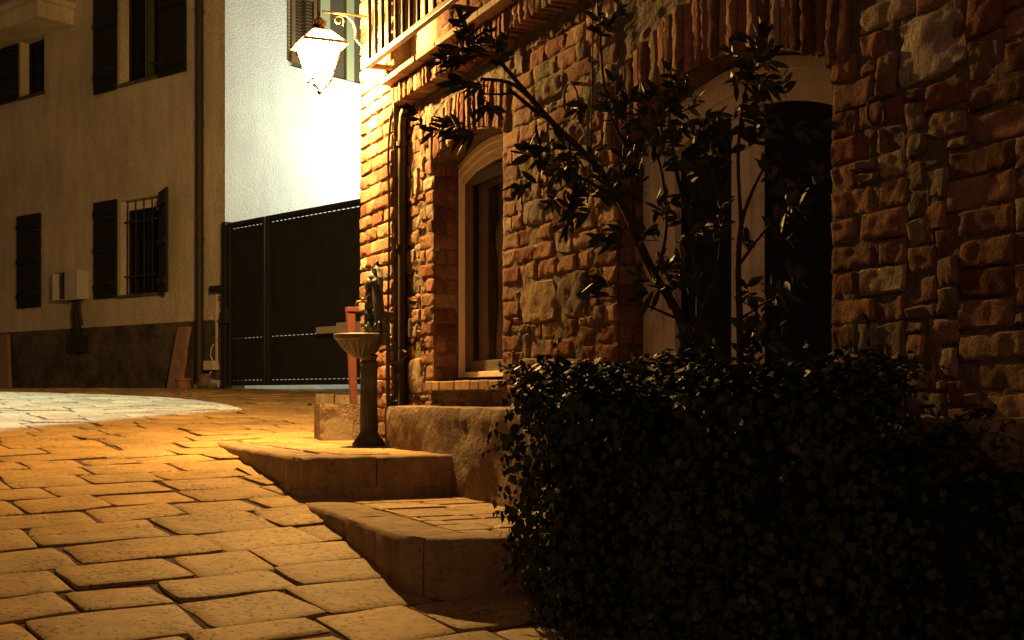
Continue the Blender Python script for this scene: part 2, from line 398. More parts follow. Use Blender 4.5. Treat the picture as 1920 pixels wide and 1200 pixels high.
def clip(poly, cl):
    def cross(a, b, p): return (b[0] - a[0]) * (p[1] - a[1]) - (b[1] - a[1]) * (p[0] - a[0])
    out = poly
    for i in range(len(cl)):
        a, b = cl[i], cl[(i + 1) % len(cl)]; inp = out; out = []
        for k in range(len(inp)):
            p, q_ = inp[k], inp[(k + 1) % len(inp)]; cp, cq = cross(a, b, p), cross(a, b, q_)
            if cp >= 0: out.append(p)
            if (cp >= 0) != (cq >= 0):
                t = cp / (cp - cq); out.append((p[0] + (q_[0] - p[0]) * t, p[1] + (q_[1] - p[1]) * t))
        if not out: return []
    return out
def area(p): return .5 * sum(p[i][0] * p[(i + 1) % len(p)][1] - p[(i + 1) % len(p)][0] * p[i][1] for i in range(len(p)))
def flat_stones(mb, region, z, rows, lens, ang):
    if area(region) < 0: region = region[::-1]
    cx = sum(p[0] for p in region) / len(region); cy = sum(p[1] for p in region) / len(region)
    d = Vector((math.cos(ang), math.sin(ang))); e = Vector((-d.y, d.x)); y = -1.6
    while y < 1.6:
        h = R.uniform(*rows); x = -2 + R.uniform(0, .2)
        while x < 2:
            l = R.uniform(*lens); g_ = .005
            jj = lambda: R.uniform(-.010, .010)
            qd = [(x + g_ + jj(), y + g_ + jj()), (x + l - g_ + jj(), y + g_ + jj()), (x + l - g_ + jj(), y + h - g_ + jj()), (x + g_ + jj(), y + h - g_ + jj())]
            wp = [(cx + d.x * a + e.x * b, cy + d.y * a + e.y * b) for a, b in qd]
            c = clip(wp, region)
            if len(c) >= 3 and abs(area(c)) > .0025:
                mx = sum(p[0] for p in c) / len(c); my = sum(p[1] for p in c) / len(c); n = len(c); lv = R.uniform(-.003, .003)
                def ins(k, dz): return [(mx + (p[0] - mx) * k, my + (p[1] - my) * k, z + dz) for p in c]
                P = ins(1, -.03) + ins(.985, -.006 + lv) + ins(.93, lv) 
                fs = [(r_ * n + i, r_ * n + (i + 1) % n, (r_ + 1) * n + (i + 1) % n, (r_ + 1) * n + i) for r_ in range(2) for i in range(n)] + [tuple(range(2 * n, 3 * n))]
                k = R.uniform(.72, 1.1); mb.cur = tuple(q_ * k for q_ in R.choice([(.29, .205, .12), (.27, .19, .115), (.30, .205, .12)])); mb.add(P, fs)
            x += l
        y += h
def so(s, o): p = F.p(s, o, 0); return (p.x, p.y)
# upper platform
up = thing('stone_platform', F.p(1, .4, PLAT_Z), 'upper raised stone platform of big blocks carrying the cast iron fountain', 'stone platform')
mb = MB(); mb.prism([F.p(a, o, PLAT_Z - .012) for a, o in [(-.14, .86), (1.93, .86), (1.93, -.06), (-.14, -.06)]], (0, 0, -.5)); mb.build('core', M['joint'], up)
mb = MB()
edge_stones(mb, [so(-.20, .885), so(1.958, .885)], 1, PLAT_Z, -.72, .22, [.36, .42, .34, .30, .22, .16, .2, .12, .08], 0)
edge_stones(mb, [so(1.958, .885), so(1.958, .04)], 1, PLAT_Z, -.72, .20, [.36, .49], 0)
mb.build('kerb_stone', M['step'], up, smooth=True)
mb = MB()
edge_stones(mb, [so(.9, .893), so(1.967, .893)], 1, PLAT_Z - .142, -.75, .1, (.2, .3), 0)
edge_stones(mb, [so(1.967, .893), so(1.967, .04)], 1, PLAT_Z - .142, -.75, .1, [.25, .3, .3], 0)
mb.build('footing_course', M['step'], up, smooth=True)
mb = MB(); flat_stones(mb, [so(-.17, .668), so(1.74, .668), so(1.74, -.02), so(-.17, -.02)], PLAT_Z, (.2, .3), (.25, .42), math.atan2(u.y, u.x) + .04)
mb.build('paving', M['paver'], up)
# lower step
lo = thing('stone_step', (-.3, 5.2, ST_Z), 'lower stone step with rounded corner running under the ivy hedge', 'stone step')
wall_side = [so(4.2, 0), so(3.2, .05), so(1.9, .05), so(1.9, .87)]
corep = [Vector((a, b, ST_Z - .012)) for a, b in STEP] + [Vector((a, b, ST_Z - .012)) for a, b in wall_side]
cxy = sum((Vector(p).to_2d() if len(p) == 3 else Vector(p) for p in STEP), Vector((0, 0))) / len(STEP)
mb = MB(); mb.prism([p + (Vector((.15, 5.2, p.z)) - p).normalized() * .02 for p in corep], (0, 0, -.5)); mb.build('core', M['joint'], lo)
mb = MB(); edge_stones(mb, [tuple(p) for p in STEP], 1, ST_Z, -1.0, .24, [.40, .34, .44, .42, .5], 0); mb.build('kerb_stone', M['step'], lo, smooth=True)
inner = []
tot, at = resample(STEP)
for k in range(13):
    p, d = at(tot * k / 12); nn = Vector((d.y, -d.x)); inner.append((p.x - nn.x * .236, p.y - nn.y * .236))
def hull(ps):
    ps = sorted(set(ps)); 
    def half(pp):
        o = []
        for p in pp:
            while len(o) > 1 and (o[-1][0]-o[-2][0])*(p[1]-o[-2][1]) - (o[-1][1]-o[-2][1])*(p[0]-o[-2][0]) <= 0: o.pop()
            o.append(p)
        return o[:-1]
    return half(ps) + half(ps[::-1])
cl = hull(inner[:11] + [so(3.7, .1), so(1.975, .1)])
mb = MB(); flat_stones(mb, cl, ST_Z, (.14, .22), (.2, .36), math.atan2(v.y, v.x) + .03); mb.build('paving', M['paver'], lo)

# ================================================================ BRICK BUILDING
PB = -.10                                            # recessed plane of the stone wall
bb = thing('brick_building', F.p(3, -1, -.6), 'old brick and rubble stone building with arched windows along the right of the street', 'building')
W1 = [hit(F, 815, 500, PB)[0], hit(F, 945, 500, PB)[0]]
W2 = [hit(F, 1160, 500, PB)[0], hit(F, 1562, 500, PB)[0]]
def arc(s, w, spring, rise): 
    c = (w[0] + w[1]) / 2; hwid = (w[1] - w[0]) / 2; x = max(-1, min(1, (s - c) / hwid)); return spring + rise * (1 - x * x)
arc1 = lambda s: arc(s, W1, 1.285, .075)
arc2 = lambda s: arc(s, W2, 1.02, .165)
S_END = 6.3; ZT = 1.67; PIER = hit(F, 734, 500, 0)[0]
SILL1 = .075
def wbacking(mb, s0, s1, f0, f1, o, ns=.06, nzs=.06):
    n = max(1, int((s1 - s0) / ns))
    mz = 24; n = max(1, int((s1 - s0) / .035))
    mb.grid(lambda i, j: F.p(s0 + (s1 - s0) * i, o + .010 * noise.noise(Vector(((s0 + (s1 - s0) * i) * 12, j * 20, 1))), f0(s0 + (s1 - s0) * i) * (1 - j) + f1(s0 + (s1 - s0) * i) * j), n, mz * 2)
mb = MB(); c_ = lambda z: (lambda s: z)
o_ = PB + .004
wbacking(mb, PIER - .05, W1[0], c_(-.4), c_(ZT + .03), o_)
wbacking(mb, W1[0], W1[1], c_(-.4), c_(SILL1), o_)
wbacking(mb, W1[0], W1[1], arc1, c_(ZT + .03), o_)
wbacking(mb, W1[1], W2[0], c_(-.9), c_(ZT + .03), o_)
wbacking(mb, W2[0], W2[1], arc2, c_(ZT + .03), o_)
wbacking(mb, W2[1], S_END + 3.5, c_(-1.3), c_(ZT + .03), o_)
# reveals
for (w_, ar, zb, dep) in ((W1, arc1, SILL1, .30), (W2, arc2, -.75, .32)):
    n = 24
    for side in (0, 1):
        mb.grid(lambda i, j: F.p(w_[side], PB - .004 - dep * i, zb + (ar(w_[side]) - zb) * j), 3, 10)
    mb.grid(lambda i, j: F.p(w_[0] + (w_[1] - w_[0]) * i, PB - .004 - dep * j, ar(w_[0] + (w_[1] - w_[0]) * i)), n, 2)
    mb.grid(lambda i, j: F.p(w_[0] + (w_[1] - w_[0]) * i, PB - .004 - dep * j, zb), n, 2)
# pier and band backing
mb.box(F, .006, PIER, PB - .2, -.014, -.5, 4.6)
mb.box(F, PIER, S_END + 3.5, PB - .1, -.012, 1.70, 1.80)
mb.open = True
mb.build('mortar', M['mortar'], bb)
# the laid blocks
mb = MB()
CS, CZ = .04, .0405
ns = int((S_END - PIER) / CS); nz_ = int((ZT + .80) / CZ); ZB = -.80
occ = [[False] * nz_ for _ in range(ns)]
def sc_(s): return int(round((s - PIER) / CS))
def zc(z): return int(round((z - ZB) / CZ))
def cellmask():
    for i in range(ns):
        s = PIER + (i + .5) * CS
        for j in range(nz_):
            z = ZB + (j + .5) * CZ
            if W1[0] < s < W1[1] and SILL1 - .09 < z: occ[i][j] = True
            if W2[0] < s < W2[1]: occ[i][j] = True
            if W1[0] - .02 < s < W1[1] + .02 and z > arc1(s) - .01: occ[i][j] = True
            if z < -.12 and s < 3.2: occ[i][j] = True
cellmask()
def place(s0, s1, z0, z1, kind, c=None):
    i0, i1, j0, j1 = max(0, sc_(s0)), min(ns, sc_(s1)), max(0, zc(z0)), min(nz_, zc(z1))
    for i in range(i0, i1):
        for j in range(j0, j1): occ[i][j] = True
    near = (s0 > 3.6)
    if kind == 'stone':
        block(mb, F, s0 + .006, s1 - .006, z0 + .006, z1 - .006, PB + .002, R.uniform(.009, .019), c or stonecol(), rnd=R.uniform(.04, .13), dome=.6, rough=.008, jit=.014, nx=14, nz=11)
    elif kind == 'rubble':
        block(mb, F, s0 + .002, s1 - .002, z0 + .002, z1 - .002, PB + .002, R.uniform(.006, .018), c or (stonecol() if R.random() < .6 else brickcol()), rnd=R.uniform(.0, .10), dome=.6, rough=.007, jit=.009, nx=7, nz=5)
    else:
        block(mb, F, s0 + .003, s1 - .003, z0 + .004, z1 - .004, PB + .002, R.uniform(.006, .012), c or brickcol(), rnd=R.uniform(.0, .03), dome=.5, rough=.005, jit=.006, nx=14 if near else 8, nz=6)
def feat(px0, py0, px1, py1, c=None):
    s0 = hit(F, px0, (py0 + py1) / 2, PB)[0]; s1 = hit(F, px1, (py0 + py1) / 2, PB)[0]
    pm = (px0 + px1) / 2; z1 = hit(F, pm, py0, PB)[1]; z0 = hit(F, pm, py1, PB)[1]
    a, b = sc_(min(s0, s1)), sc_(max(s0, s1)); cc, d = zc(z0), zc(z1)
    place(PIER + a * CS, PIER + b * CS, ZB + cc * CZ, ZB + d * CZ, 'stone', c)
for f_ in [(978, 518, 1044, 600), (1046, 505, 1108, 592), (970, 674, 1054, 752), (766, 678, 796, 738), (1688, 25, 1822, 150, (.42, .34, .25)), (1740, 190, 1826, 265), (1008, 150, 1062, 195), (772, 520, 790, 560),
           (776, 318, 792, 365), (790, 372, 806, 420), (1086, 310, 1120, 345), (1600, 290, 1650, 330), (762, 590, 778, 640), (1700, 560, 1762, 610)]:
    feat(*f_)
# jamb quoins
def quoins(s, sgn, z0, z1):
    z = ZB + zc(z0) * CZ; k = 0
    while z < z1 - .04:
        l = (.20, .12)[k % 2] if R.random() < .85 else .16
        a, b = (s - l, s) if sgn < 0 else (s, s + l)
        place(a, b, z, z + 2 * CZ, 'brick'); z += 2 * CZ; k += 1
quoins(W1[0], -1, SILL1 - .08, 1.28); quoins(W1[1], 1, -.12, 1.28)
quoins(W2[0], -1, -.12, 1.0); quoins(W2[1], 1, -.75, 1.0)
# arches of standing bricks
def soldier_arch(w_, ar, hgt, ext):
    s = w_[0] - ext; cm = (w_[0] + w_[1]) / 2
    while s < w_[1] + ext - .03:
        l = R.uniform(.052, .066); sm = s + l / 2
        z0 = ar(sm) + (0 if w_[0] < sm < w_[1] else -.02); fan = .10 * (sm - cm) / (w_[1] - w_[0])
        fr2 = Fr(F.p(sm, 0, z0), F.D, F.N, (F.U + F.D * fan))
        block(mb, fr2, -l / 2 + .004, l / 2 - .004, .004, hgt + R.uniform(-.012, .004), PB, R.uniform(.012, .024), brickcol(), rnd=.03, dome=.5, rough=.004, jit=.004, nx=4, nz=10)
        i = sc_(s)
        for ii in range(max(0, i), min(ns, sc_(s + l) + 1)):
            for j in range(max(0, zc(z0)), min(nz_, zc(z0 + hgt))): occ[ii][j] = True
        s += l
soldier_arch(W1, arc1, .24, .05); soldier_arch(W2, arc2, .27, .10)
# random coursed and rubble filling
def fits(i, j, w_, h):
    if i + w_ > ns or j + h > nz_: return False
    return all(not occ[a][b] for a in range(i, i + w_) for b in range(j, j + h))
for j in range(nz_):
    for i in range(ns):
        if occ[i][j]: continue
        s = PIER + i * CS; z = ZB + j * CZ
        rb = noise.noise(Vector((s * 1.4, z * 2.2, 4))) + (.12 if s < 2.0 else -.06) + (-.5 if s > hit(F, 1828, 400, PB)[0] else 0)
        t = R.random(); opts = []
        if rb > .14:
            opts = [('stone', R.randint(3, 5), R.randint(3, 4)), ('rubble', R.randint(1, 3), R.randint(1, 2)), ('brick', 5, 2), ('rubble', R.randint(2, 3), 2)] if t < .28 else [('rubble', R.randint(2, 4), R.randint(1, 3)), ('brick', 3, 2), ('rubble', 2, 2), ('rubble', 1, 2)] if t < .75 else [('brick', R.randint(4, 6), 2), ('brick', 3, 2)]
        else:
            opts = [('brick', R.randint(5, 6), 2), ('brick', R.randint(3, 4), 2), ('rubble', 2, 2)] if t < .8 else ([('stone', R.randint(4, 6), 3), ('brick', 3, 2), ('rubble', 2, 2)] if s < 3.3 else [('rubble', R.randint(3, 5), 3), ('brick', R.randint(3, 6), 2), ('rubble', 2, 2)])
        opts += [('rubble', 2, 1), ('rubble', 1, 1)]
        for (k, w_, h) in opts:
            if fits(i, j, w_, h):
                if k == 'rubble' and w_ == 1 and h == 1 and R.random() < .4:
                    occ[i][j] = True; break
                place(PIER + i * CS, PIER + (i + w_) * CS, ZB + j * CZ, ZB + (j + h) * CZ, k); break
for (w_, zb_r, zt_r) in ((W1, .08, 1.29), (W2, -.12, 1.03)):
    for sd_, sgn in ((w_[0], 1), (w_[1], -1)):
        RF = Fr(F.p(sd_, PB, 0), -F.N, F.D * sgn); z = zb_r; k = 0
        while z < zt_r - .04:
            for (a, b) in (((.0, .135),) if k % 2 else ((.0, .07), (.07, .135))):
                block(mb, RF, a + .004, b - .004, z + .004, z + .077, 0, R.uniform(.004, .010), brickcol(), rnd=.03, dome=.5, rough=.003, nx=4, nz=3)
            z += .081; k += 1
mb.build('stone_wall', M['brick'], bb, smooth=True)
# corner pier of coursed bricks
mb = MB(); z = -.32; k = 0
while z < 4.4:
    s = 0; odd = k % 2; first = True
    while s < PIER - .03:
        l = .12 if (odd and first) else R.uniform(.20, .235); first = False
        e = min(PIER, s + l); e = PIER if PIER - e < .06 else e
        block(mb, F, s + (-.004 if s == 0 else .005), e - .005, z + .005, z + .078, -.014, R.uniform(.012, .019), brickcol(), rnd=.03, dome=.5, rough=.003, jit=.004, nx=7, nz=4)
        s = e
    z += .084; k += 1
# side face of the pier so the corner reads toothed
E = Fr(F.p(0, 0, 0), v, -F.D)
z = -.32; k = 0
while z < 4.4:
    a = 0.0
    for l in ((.22, .22) if k % 2 else (.11, .22)):
        block(mb, E, a + .004, a + l - .005, z + .005, z + .078, -.008, R.uniform(.012, .02), brickcol(), rnd=.03, dome=.5, nx=5, nz=3); a += l
    z += .084; k += 1
mb.build('corner_pier', M['brick'], bb, smooth=True)
# band of standing bricks, ledge
mb = MB(); s = PIER + .003
while s < 5.6:
    l = R.uniform(.055, .068)
    block(mb, F, s + .004, s + l - .003, 1.682, 1.797 + R.uniform(-.004, .002), -.012, R.uniform(.010, .022), brickcol(), rnd=.10, dome=.7, rough=.003, jit=.004, nx=4, nz=6, back=.088); s += l
mb.build('brick_band', M['brick'], bb, smooth=True)
mb = MB(); s = PIER - .02
while s < 5.6:
    l = R.uniform(.26, .34); k = R.uniform(.75, 1.15); mb.cur = (k, k * R.uniform(.92, 1.05), k)
    mb.box(F, s + .002, s + l - .002, -.12, .058 + R.uniform(-.004, .004), 1.802 + R.uniform(0, .004), 1.838 + R.uniform(-.003, .003)); s += l
mb.build('ledge', M['tile'], bb, bevel=.006)
# upper wall behind the railing
mb = MB(); mb.box(F, PIER, 7, -.3, PB - .02, 1.80, 4.6)
k = 0; z = 1.85
mb.build('upper_wall', mat('upper_ochre_render', (.36, .25, .15), .9, .15, var=[(5, .7, 1.15), (30, .8, 1.1)], bump=(30, .6, .012)), bb)
mb = MB(); z = 1.845
while z < 2.7:
    s = PIER + .40 + R.uniform(0, .1)
    while s < 4:
        l = R.uniform(.18, .24); block(mb, F, s + .004, s + l - .005, z + .005, z + .078, PB - .02, R.uniform(.008, .015), brickcol(), rnd=.03, dome=.5, nx=5, nz=3); s += l
    z += .084
mb.build('upper_brickwork', M['brick'], bb, smooth=True)
# rough rendered plinth
mb = MB()
PS0 = .97
def pf(i, j):
    s = PS0 + (5.2) * i; z = -.06 - .95 * j
    z2 = z + (.012 * noise.noise(Vector((s * 5, 0, 0))) if j == 0 else 0)
    return F.p(s, .15 + .02 * noise.noise(Vector((s * 3, z * 3, 0))) + .009 * noise.noise(Vector((s * 14, z * 14, 0))) - (.012 if j == 0 else 0), z2)
mb.grid(pf, 150, 30)
mb.grid(lambda i, j: F.p(PS0 + 5.2 * i, -.14 + (.15 + .14 - .012 + .02 * noise.noise(Vector(((PS0 + 5.2 * i) * 3, -.18, 0))) + .009 * noise.noise(Vector(((PS0 + 5.2 * i) * 14, -.84, 0)))) * j, -.06 + .012 * noise.noise(Vector(((PS0 + 5.2 * i) * 5, 0, 0))) + (.004 if j < 1 else 0)), 150, 4)
mb.grid(lambda i, j: F.p(PS0, -.14 + .30 * i, -.06 - .5 * j), 4, 6)
mb.open = True
mb.build('plinth', M['plinth'], bb, smooth='full')
# closed dark core so the building is solid
mb = MB()
mb.box(F, .02, 11, -5.5, -.62, -2, 4.6); mb.box(F, .02, PIER + .1, -.62, PB - .05, -2, 4.6)
mb.box(F, 7.2, 11, -.7, -.2, -2, 4.6)
mb.box(F, -.1, 11.2, -5.8, .22, 4.6, 4.75)
mb.build('inner_wall', M['mortar'], bb)
mb = MB(); mb.box(F, -.25, 11.4, -6, .35, 4.78, 4.9); mb.build('roof', M['tile'], bb)
# window sill of window 1
mb = MB(); s = W1[0] - .03
while s < W1[1] + .0:
    l = R.uniform(.10, .13); k = R.uniform(.8, 1.15); mb.cur = (k, k, k)
    mb.box(F, s + .002, min(W1[1] + .03, s + l), PB - .16, PB + .045 + R.uniform(-.003, .003), .028, .078 + R.uniform(-.003, .002)); s += l
mb.build('window_sill', M['tile'], bb, bevel=.006)
# arched frames
def arched_window(w_, ar, zb, oset, fw, depth, mull, label, glassm, headh, fr2=None):
    fr2 = fr2 or fw
    s0, s1 = w_[0] + .006, w_[1] - .006; o1 = PB - oset; o0 = o1 - depth
    fr_ = MB()
    topo = lambda s: ar(s) - .006
    topi = lambda s: ar(s) - headh
    for (k, oo) in ((1.0, 0), (.62, .012), (.3, .022)):         # stepped moulding
        ww = fw * k
        fr_.box(F, s0, s0 + ww, o0, o1 + oo, zb, topo(s0)); fr_.box(F, s1 - fr2 * k, s1, o0, o1 + oo, zb, topo(s1))
        n = 28
        for i in range(n):
            a, b = s0 + (s1 - s0) * i / n, s0 + (s1 - s0) * (i + 1) / n; hh = headh * k
            fr_.prism([F.p(a, o0, topo(a) - hh), F.p(b, o0, topo(b) - hh), F.p(b, o0, topo(b)), F.p(a, o0, topo(a))], F.N * (depth + oo))
    if mull:
        c = (s0 + s1) / 2 + .01
        fr_.box(F, c - .085, c + .085, o0, o1 - .004, zb, topi(c) + .02); fr_.box(F, c - .035, c + .035, o0, o1 + .016, zb, topi(c) + .01)
        fr_.box(F, c - .010, c - .006, o0, o1 + .02, zb, topi(c))
    f = fr_.build('window', M['frame'], bb, bevel=.003, label=label)
    gl = MB(); n = 24
    a0 = s0 + fw * .5; a1 = s1 - fr2 * .5
    gl.grid(lambda i, j: F.p(a0 + (a1 - a0) * i, o1 - .03, zb + (topi(a0 + (a1 - a0) * i) + .03 - zb) * j), n, 1); gl.open = True
    gl.build('pane', glassm, f)
    return f, o1
gm = M['glass']
def see_glass():
    m = bpy.data.materials.new('clear_window_glass'); m.use_nodes = True; nt = m.node_tree; N = nt.nodes; L = nt.links
    N.remove(N['Principled BSDF']); t = N.new('ShaderNodeBsdfTransparent'); t.inputs[0].default_value = (.8, .8, .78, 1); gl = N.new('ShaderNodeBsdfGlossy'); gl.inputs['Roughness'].default_value = .03
    fz = N.new('ShaderNodeFresnel'); fz.inputs[0].default_value = 1.45; mx = N.new('ShaderNodeMixShader')
    L.new(fz.outputs[0], mx.inputs[0]); L.new(t.outputs[0], mx.inputs[1]); L.new(gl.outputs[0], mx.inputs[2]); L.new(mx.outputs[0], N['Material Output'].inputs[0]); return m
M['clear'] = see_glass()
f1, o1 = arched_window(W1, arc1, .10, .16, .016, .05, False, 'pale arched window with a gathered net curtain', M['clear'], .11)
mb = MB(); zt = 1.20; s0, s1 = W1[0] + .05, W1[1] - .05
mb.box(F, s0, s1, o1 - .04, o1 + .012, .10, .13); mb.build('bottom_rail', M['frame'], f1, bevel=.003)
mb = MB()
for (a, b, c, d) in ((s0 - .03, s0 + .045, .13, 1.30), (s1 - .045, s1 + .03, .13, 1.30), (s0, s1, .13, .19), (s0, s1, 1.16, 1.22)): mb.box(F, a, b, o1 - .055, o1 - .012, c, d)
mb.build('sash', M['sash'], f1, bevel=.003)
cur = MB()
def cf(i, j):
    s = s0 + .02 + (s1 - s0 - .04) * i; z = .16 + 1.12 * j
    return F.p(s, o1 - .075 + .010 * math.sin(i * 60 + math.sin(j * 3) * .6), z)
cur.grid(cf, 90, 10); cur.open = True; cur.build('curtain', M['curtain'], f1, smooth='full')
mb = MB(); pts = [(s0 + .28, .2), (s0 + .31, .5), (s0 + .30, .75), (s0 + .24, .84), (s0 + .3, .92), (s0 + .5, 1.02), (s0 + .62, 1.12), (s0 + .35, 1.13), (s0 + .20, 1.12), (s0 + .19, .6), (s0 + .2, .2)]
mb.prism([F.p(a, o1 - .058, z) for a, z in pts], F.N * -.004); mb.build('dark_drape', M['oldcloth'], f1)
f2, o2 = arched_window(W2, arc2, -.75, .13, .21, .07, True, 'tall dark arched double door with pale moulded frame', M['glass'], .15, .10)

# brown downpipe in the recess beside the pier
mb = MB(); sp = PIER + .03
mb.tube([F.p(sp, PB + .042, z) for z in (-.25, .3, .9, 1.45, 1.56)] + [F.p(sp + .015, PB + .04, 1.63), F.p(sp + .05, PB + .035, 1.665)], .027, 12)
for z in (.1, .85, 1.45): mb.tube([F.p(sp, PB + .042, z), F.p(sp, PB + .042, z + .025)], .037, 12)
mb.build('downpipe', M['pipe'], bb, smooth=True)
# railing
rl = MB(); ro = .137; rs0 = hit(F, 688, 128, ro)[0]
rl.box(F, rs0, 6, ro - .018, ro + .018, 1.895, 1.925); rl.box(F, rs0, rs0 + .03, -.02, ro - .018, 1.895, 1.925)
rl.box(F, rs0, 6, ro - .02, ro + .02, 2.72, 2.76)
for s in (rs0 + 1.25, rs0 + 2.5, rs0 + 3.75): rl.box(F, s, s + .03, -.1, ro - .018, 1.892, 1.92)
ry = rl.build('railing', M['rail'], bb, bevel=.003)
s = rs0 + .05
while s < 4.6:
    b_ = MB(); b_.box(F, s - .010, s + .010, ro - .010, ro + .010, 1.92, 2.725); b_.build('baluster', M['pipe'], ry, bevel=.002); s += .118
# corbel shelf stub at railing end, star shaped anchor plate
mb = MB()
for k in range(5):
    a = k * 2 * math.pi / 5 + .3
    mb.tube([F.p(PIER - .05, .012, 1.90), F.p(PIER - .05 + .06 * math.cos(a), .018, 1.90 + .06 * math.sin(a))], [.012, .003], 6)
mb.build('anchor_plate', M['rust'], bb)

# low wall block at the corner
lw = thing('low_wall', F.p(-.4, 0, -.27), 'low patched masonry block at the building corner behind the fountain', 'low wall')
ls = hit(F, 590, 800, .232); 
mb = MB(); s_f = -.16; o_l = hit(Fr(F.p(s_f, 0, 0), F.N, F.D), 600, 790, 0)[0]
def lwf(i, j): return F.p(s_f + .004 * noise.noise(Vector((i * 6, j * 5, 3))), o_l - (o_l + .3) * i, -.40 + .35 * j)
mb.grid(lwf, 24, 16); mb.grid(lambda i, j: F.p(s_f - .14 * j, o_l - (o_l + .3) * i, -.05), 8, 8); mb.grid(lambda i, j: F.p(s_f - .14 * i, o_l, -.40 + .35 * j), 12, 8)
mb.grid(lambda i, j: F.p(s_f - .14, o_l - (o_l + .3) * i, -.40 + .35 * j), 4, 4); mb.open = True
mb.build('masonry', M['plinth'], lw)
mb = MB(); mb.cur = (.95, .9, .85)
E2 = Fr(F.p(s_f, 0, 0), -F.N, F.D)
pt = [(-.22, -.30), (-.20, -.19), (-.17, -.155), (-.12, -.15), (-.08, -.16), (-.06, -.145), (-.02, -.15), (-.02, -.30)]
mb.prism([E2.p(a - (o_l - .232), .001, z) for a, z in pt], F.D * .006); mb.build('render_patch', mat('pale_patch', (.27, .21, .145), .9, .2, var=[(8, .7, 1.1)], bump=(30, .5, .01)), lw)

# kerb beyond
mb = MB()
for (a, b) in ((0, .16), (.17, .31), (.32, .5), (.51, .7)):
    kk = R.uniform(.8, 1.1); mb.cur = (.33 * kk, .27 * kk, .18 * kk); p0 = Vector((-1.70 + a, 11.05, 0)); mb.box(Fr(p0, (1, .1, 0), (0, -1, 0)), 0, b - a, -.35, R.uniform(-.01, .01), -.12, .012 + R.uniform(-.006, .006))
mb.build('kerb', M['step'], smooth=False, bevel=.012, label='short row of low kerb stones between the gate and the low wall', cat='kerb')

# ================================================================ RENDERED HOUSE
hs = thing('rendered_house', H.p(3, -2, .1), 'pale rough rendered house with dark shutters at the end of the street', 'house')
def wall_holes(mb, fr, s0, s1, z0, z1, holes, depth=.18):
    ss = sorted(set([s0, s1] + [h[0] for h in holes] + [h[1] for h in holes])); zz = sorted(set([z0, z1] + [h[2] for h in holes] + [h[3] for h in holes]))
    for a, b in zip(ss, ss[1:]):
        for c, d in zip(zz, zz[1:]):
            if any(h[0] <= a and b <= h[1] and h[2] <= c and d <= h[3] for h in holes): continue
            mb.add([fr.p(a, 0, c), fr.p(b, 0, c), fr.p(b, 0, d), fr.p(a, 0, d)], [(0, 1, 2, 3)])
    for h in holes:
        a, b, c, d = h; P = [fr.p(x, o, z) for o in (0, -depth) for x, z in ((a, c), (b, c), (b, d), (a, d))]
        mb.add(P, [(0, 1, 5, 4), (1, 2, 6, 5), (2, 3, 7, 6), (3, 0, 4, 7)])
def hx(px, py=400, off=0): return hit(H, px, py, off)[0]
def hz(px, py, off=0): return hit(H, px, py, off)[1]
DZ = hz(200, 612)
# window definitions  (s0 > s1 in pixels: s grows to the left)
LM = [hx(303), hx(226), hz(247, 553), hz(247, 374)]
UM = [hx(300), hx(226), hz(226, 160), hz(226, 160) + 1.75]
UL = [hx(83), hx(39), hz(60, 178), hz(60, 72)]
LL = [hx(79), hx(36), hz(57, 577), hz(57, 403)]
mb = MB(); wall_holes(mb, H, 0, 9, DZ, 7.5, [LM, UM, UL]); mb.open = True
mb.build('front_wall', M['render'], hs)
mb = MB(); wall_holes(mb, G, 0, 8, -.3, 7.5, [[1.0, 3.4, hit(G, 600, 138)[1], 7.0]], .12)
mb.open = True; mb.build('side_wall', M['whiter'], hs)
mb = MB(); mb.box(H, -.002, 9, -.3, .012, -.4, DZ); mb.build('dado', M['dado'], hs, bevel=.006)
mb = MB(); mb.box(H, .35, 9, -5, -.32, -.4, 7.4); mb.build('core', M['darkin'], hs)
mb = MB(); mb.box(H, -.4, 9.4, -6, .4, 7.5, 7.65); mb.build('roof', M['tile'], hs)
def shutter(fr, s0, s1, z0, z1, name='shutter', m=None, open_ang=0.0, hinge=None, parent=hs, off=.012, label=None):
    # plank shutter, hinged about s=hinge by open_ang
    if hinge is None: D, O, a0, a1 = fr.D, fr.p(s0, off, 0), 0, s1 - s0; N_ = fr.N
    else:
        rot = Matrix.Rotation(open_ang, 3, 'Z'); D = rot @ fr.D; N_ = rot @ fr.N; O = fr.p(hinge, off, 0); a0, a1 = (0, s1 - s0)
    f = Fr(O, D, N_); mb = MB(); n = max(3, int(round((a1 - a0) / .11))); wd = (a1 - a0) / n
    for i in range(n): mb.box(f, a0 + wd * i + .003, a0 + wd * (i + 1) - .003, 0, .032, z0, z1)
    for z in (z0 + .12 * (z1 - z0), z0 + .5 * (z1 - z0), z1 - .12 * (z1 - z0)): mb.box(f, a0 + .02, a1 - .02, .032, .055, z - .04, z + .04)
    sh = mb.build(name, m or M['darkwood'], parent, bevel=.003, label=label)
    for z in (z0 + .15 * (z1 - z0), z1 - .18 * (z1 - z0)):
        hb = MB(); hb.box(f, a0 - .05, a0 + .16, .056, .064, z - .018, z + .018); hb.build('strap_hinge', M['blackp'], sh)
    return sh
wd_l = hx(180) - hx(222)
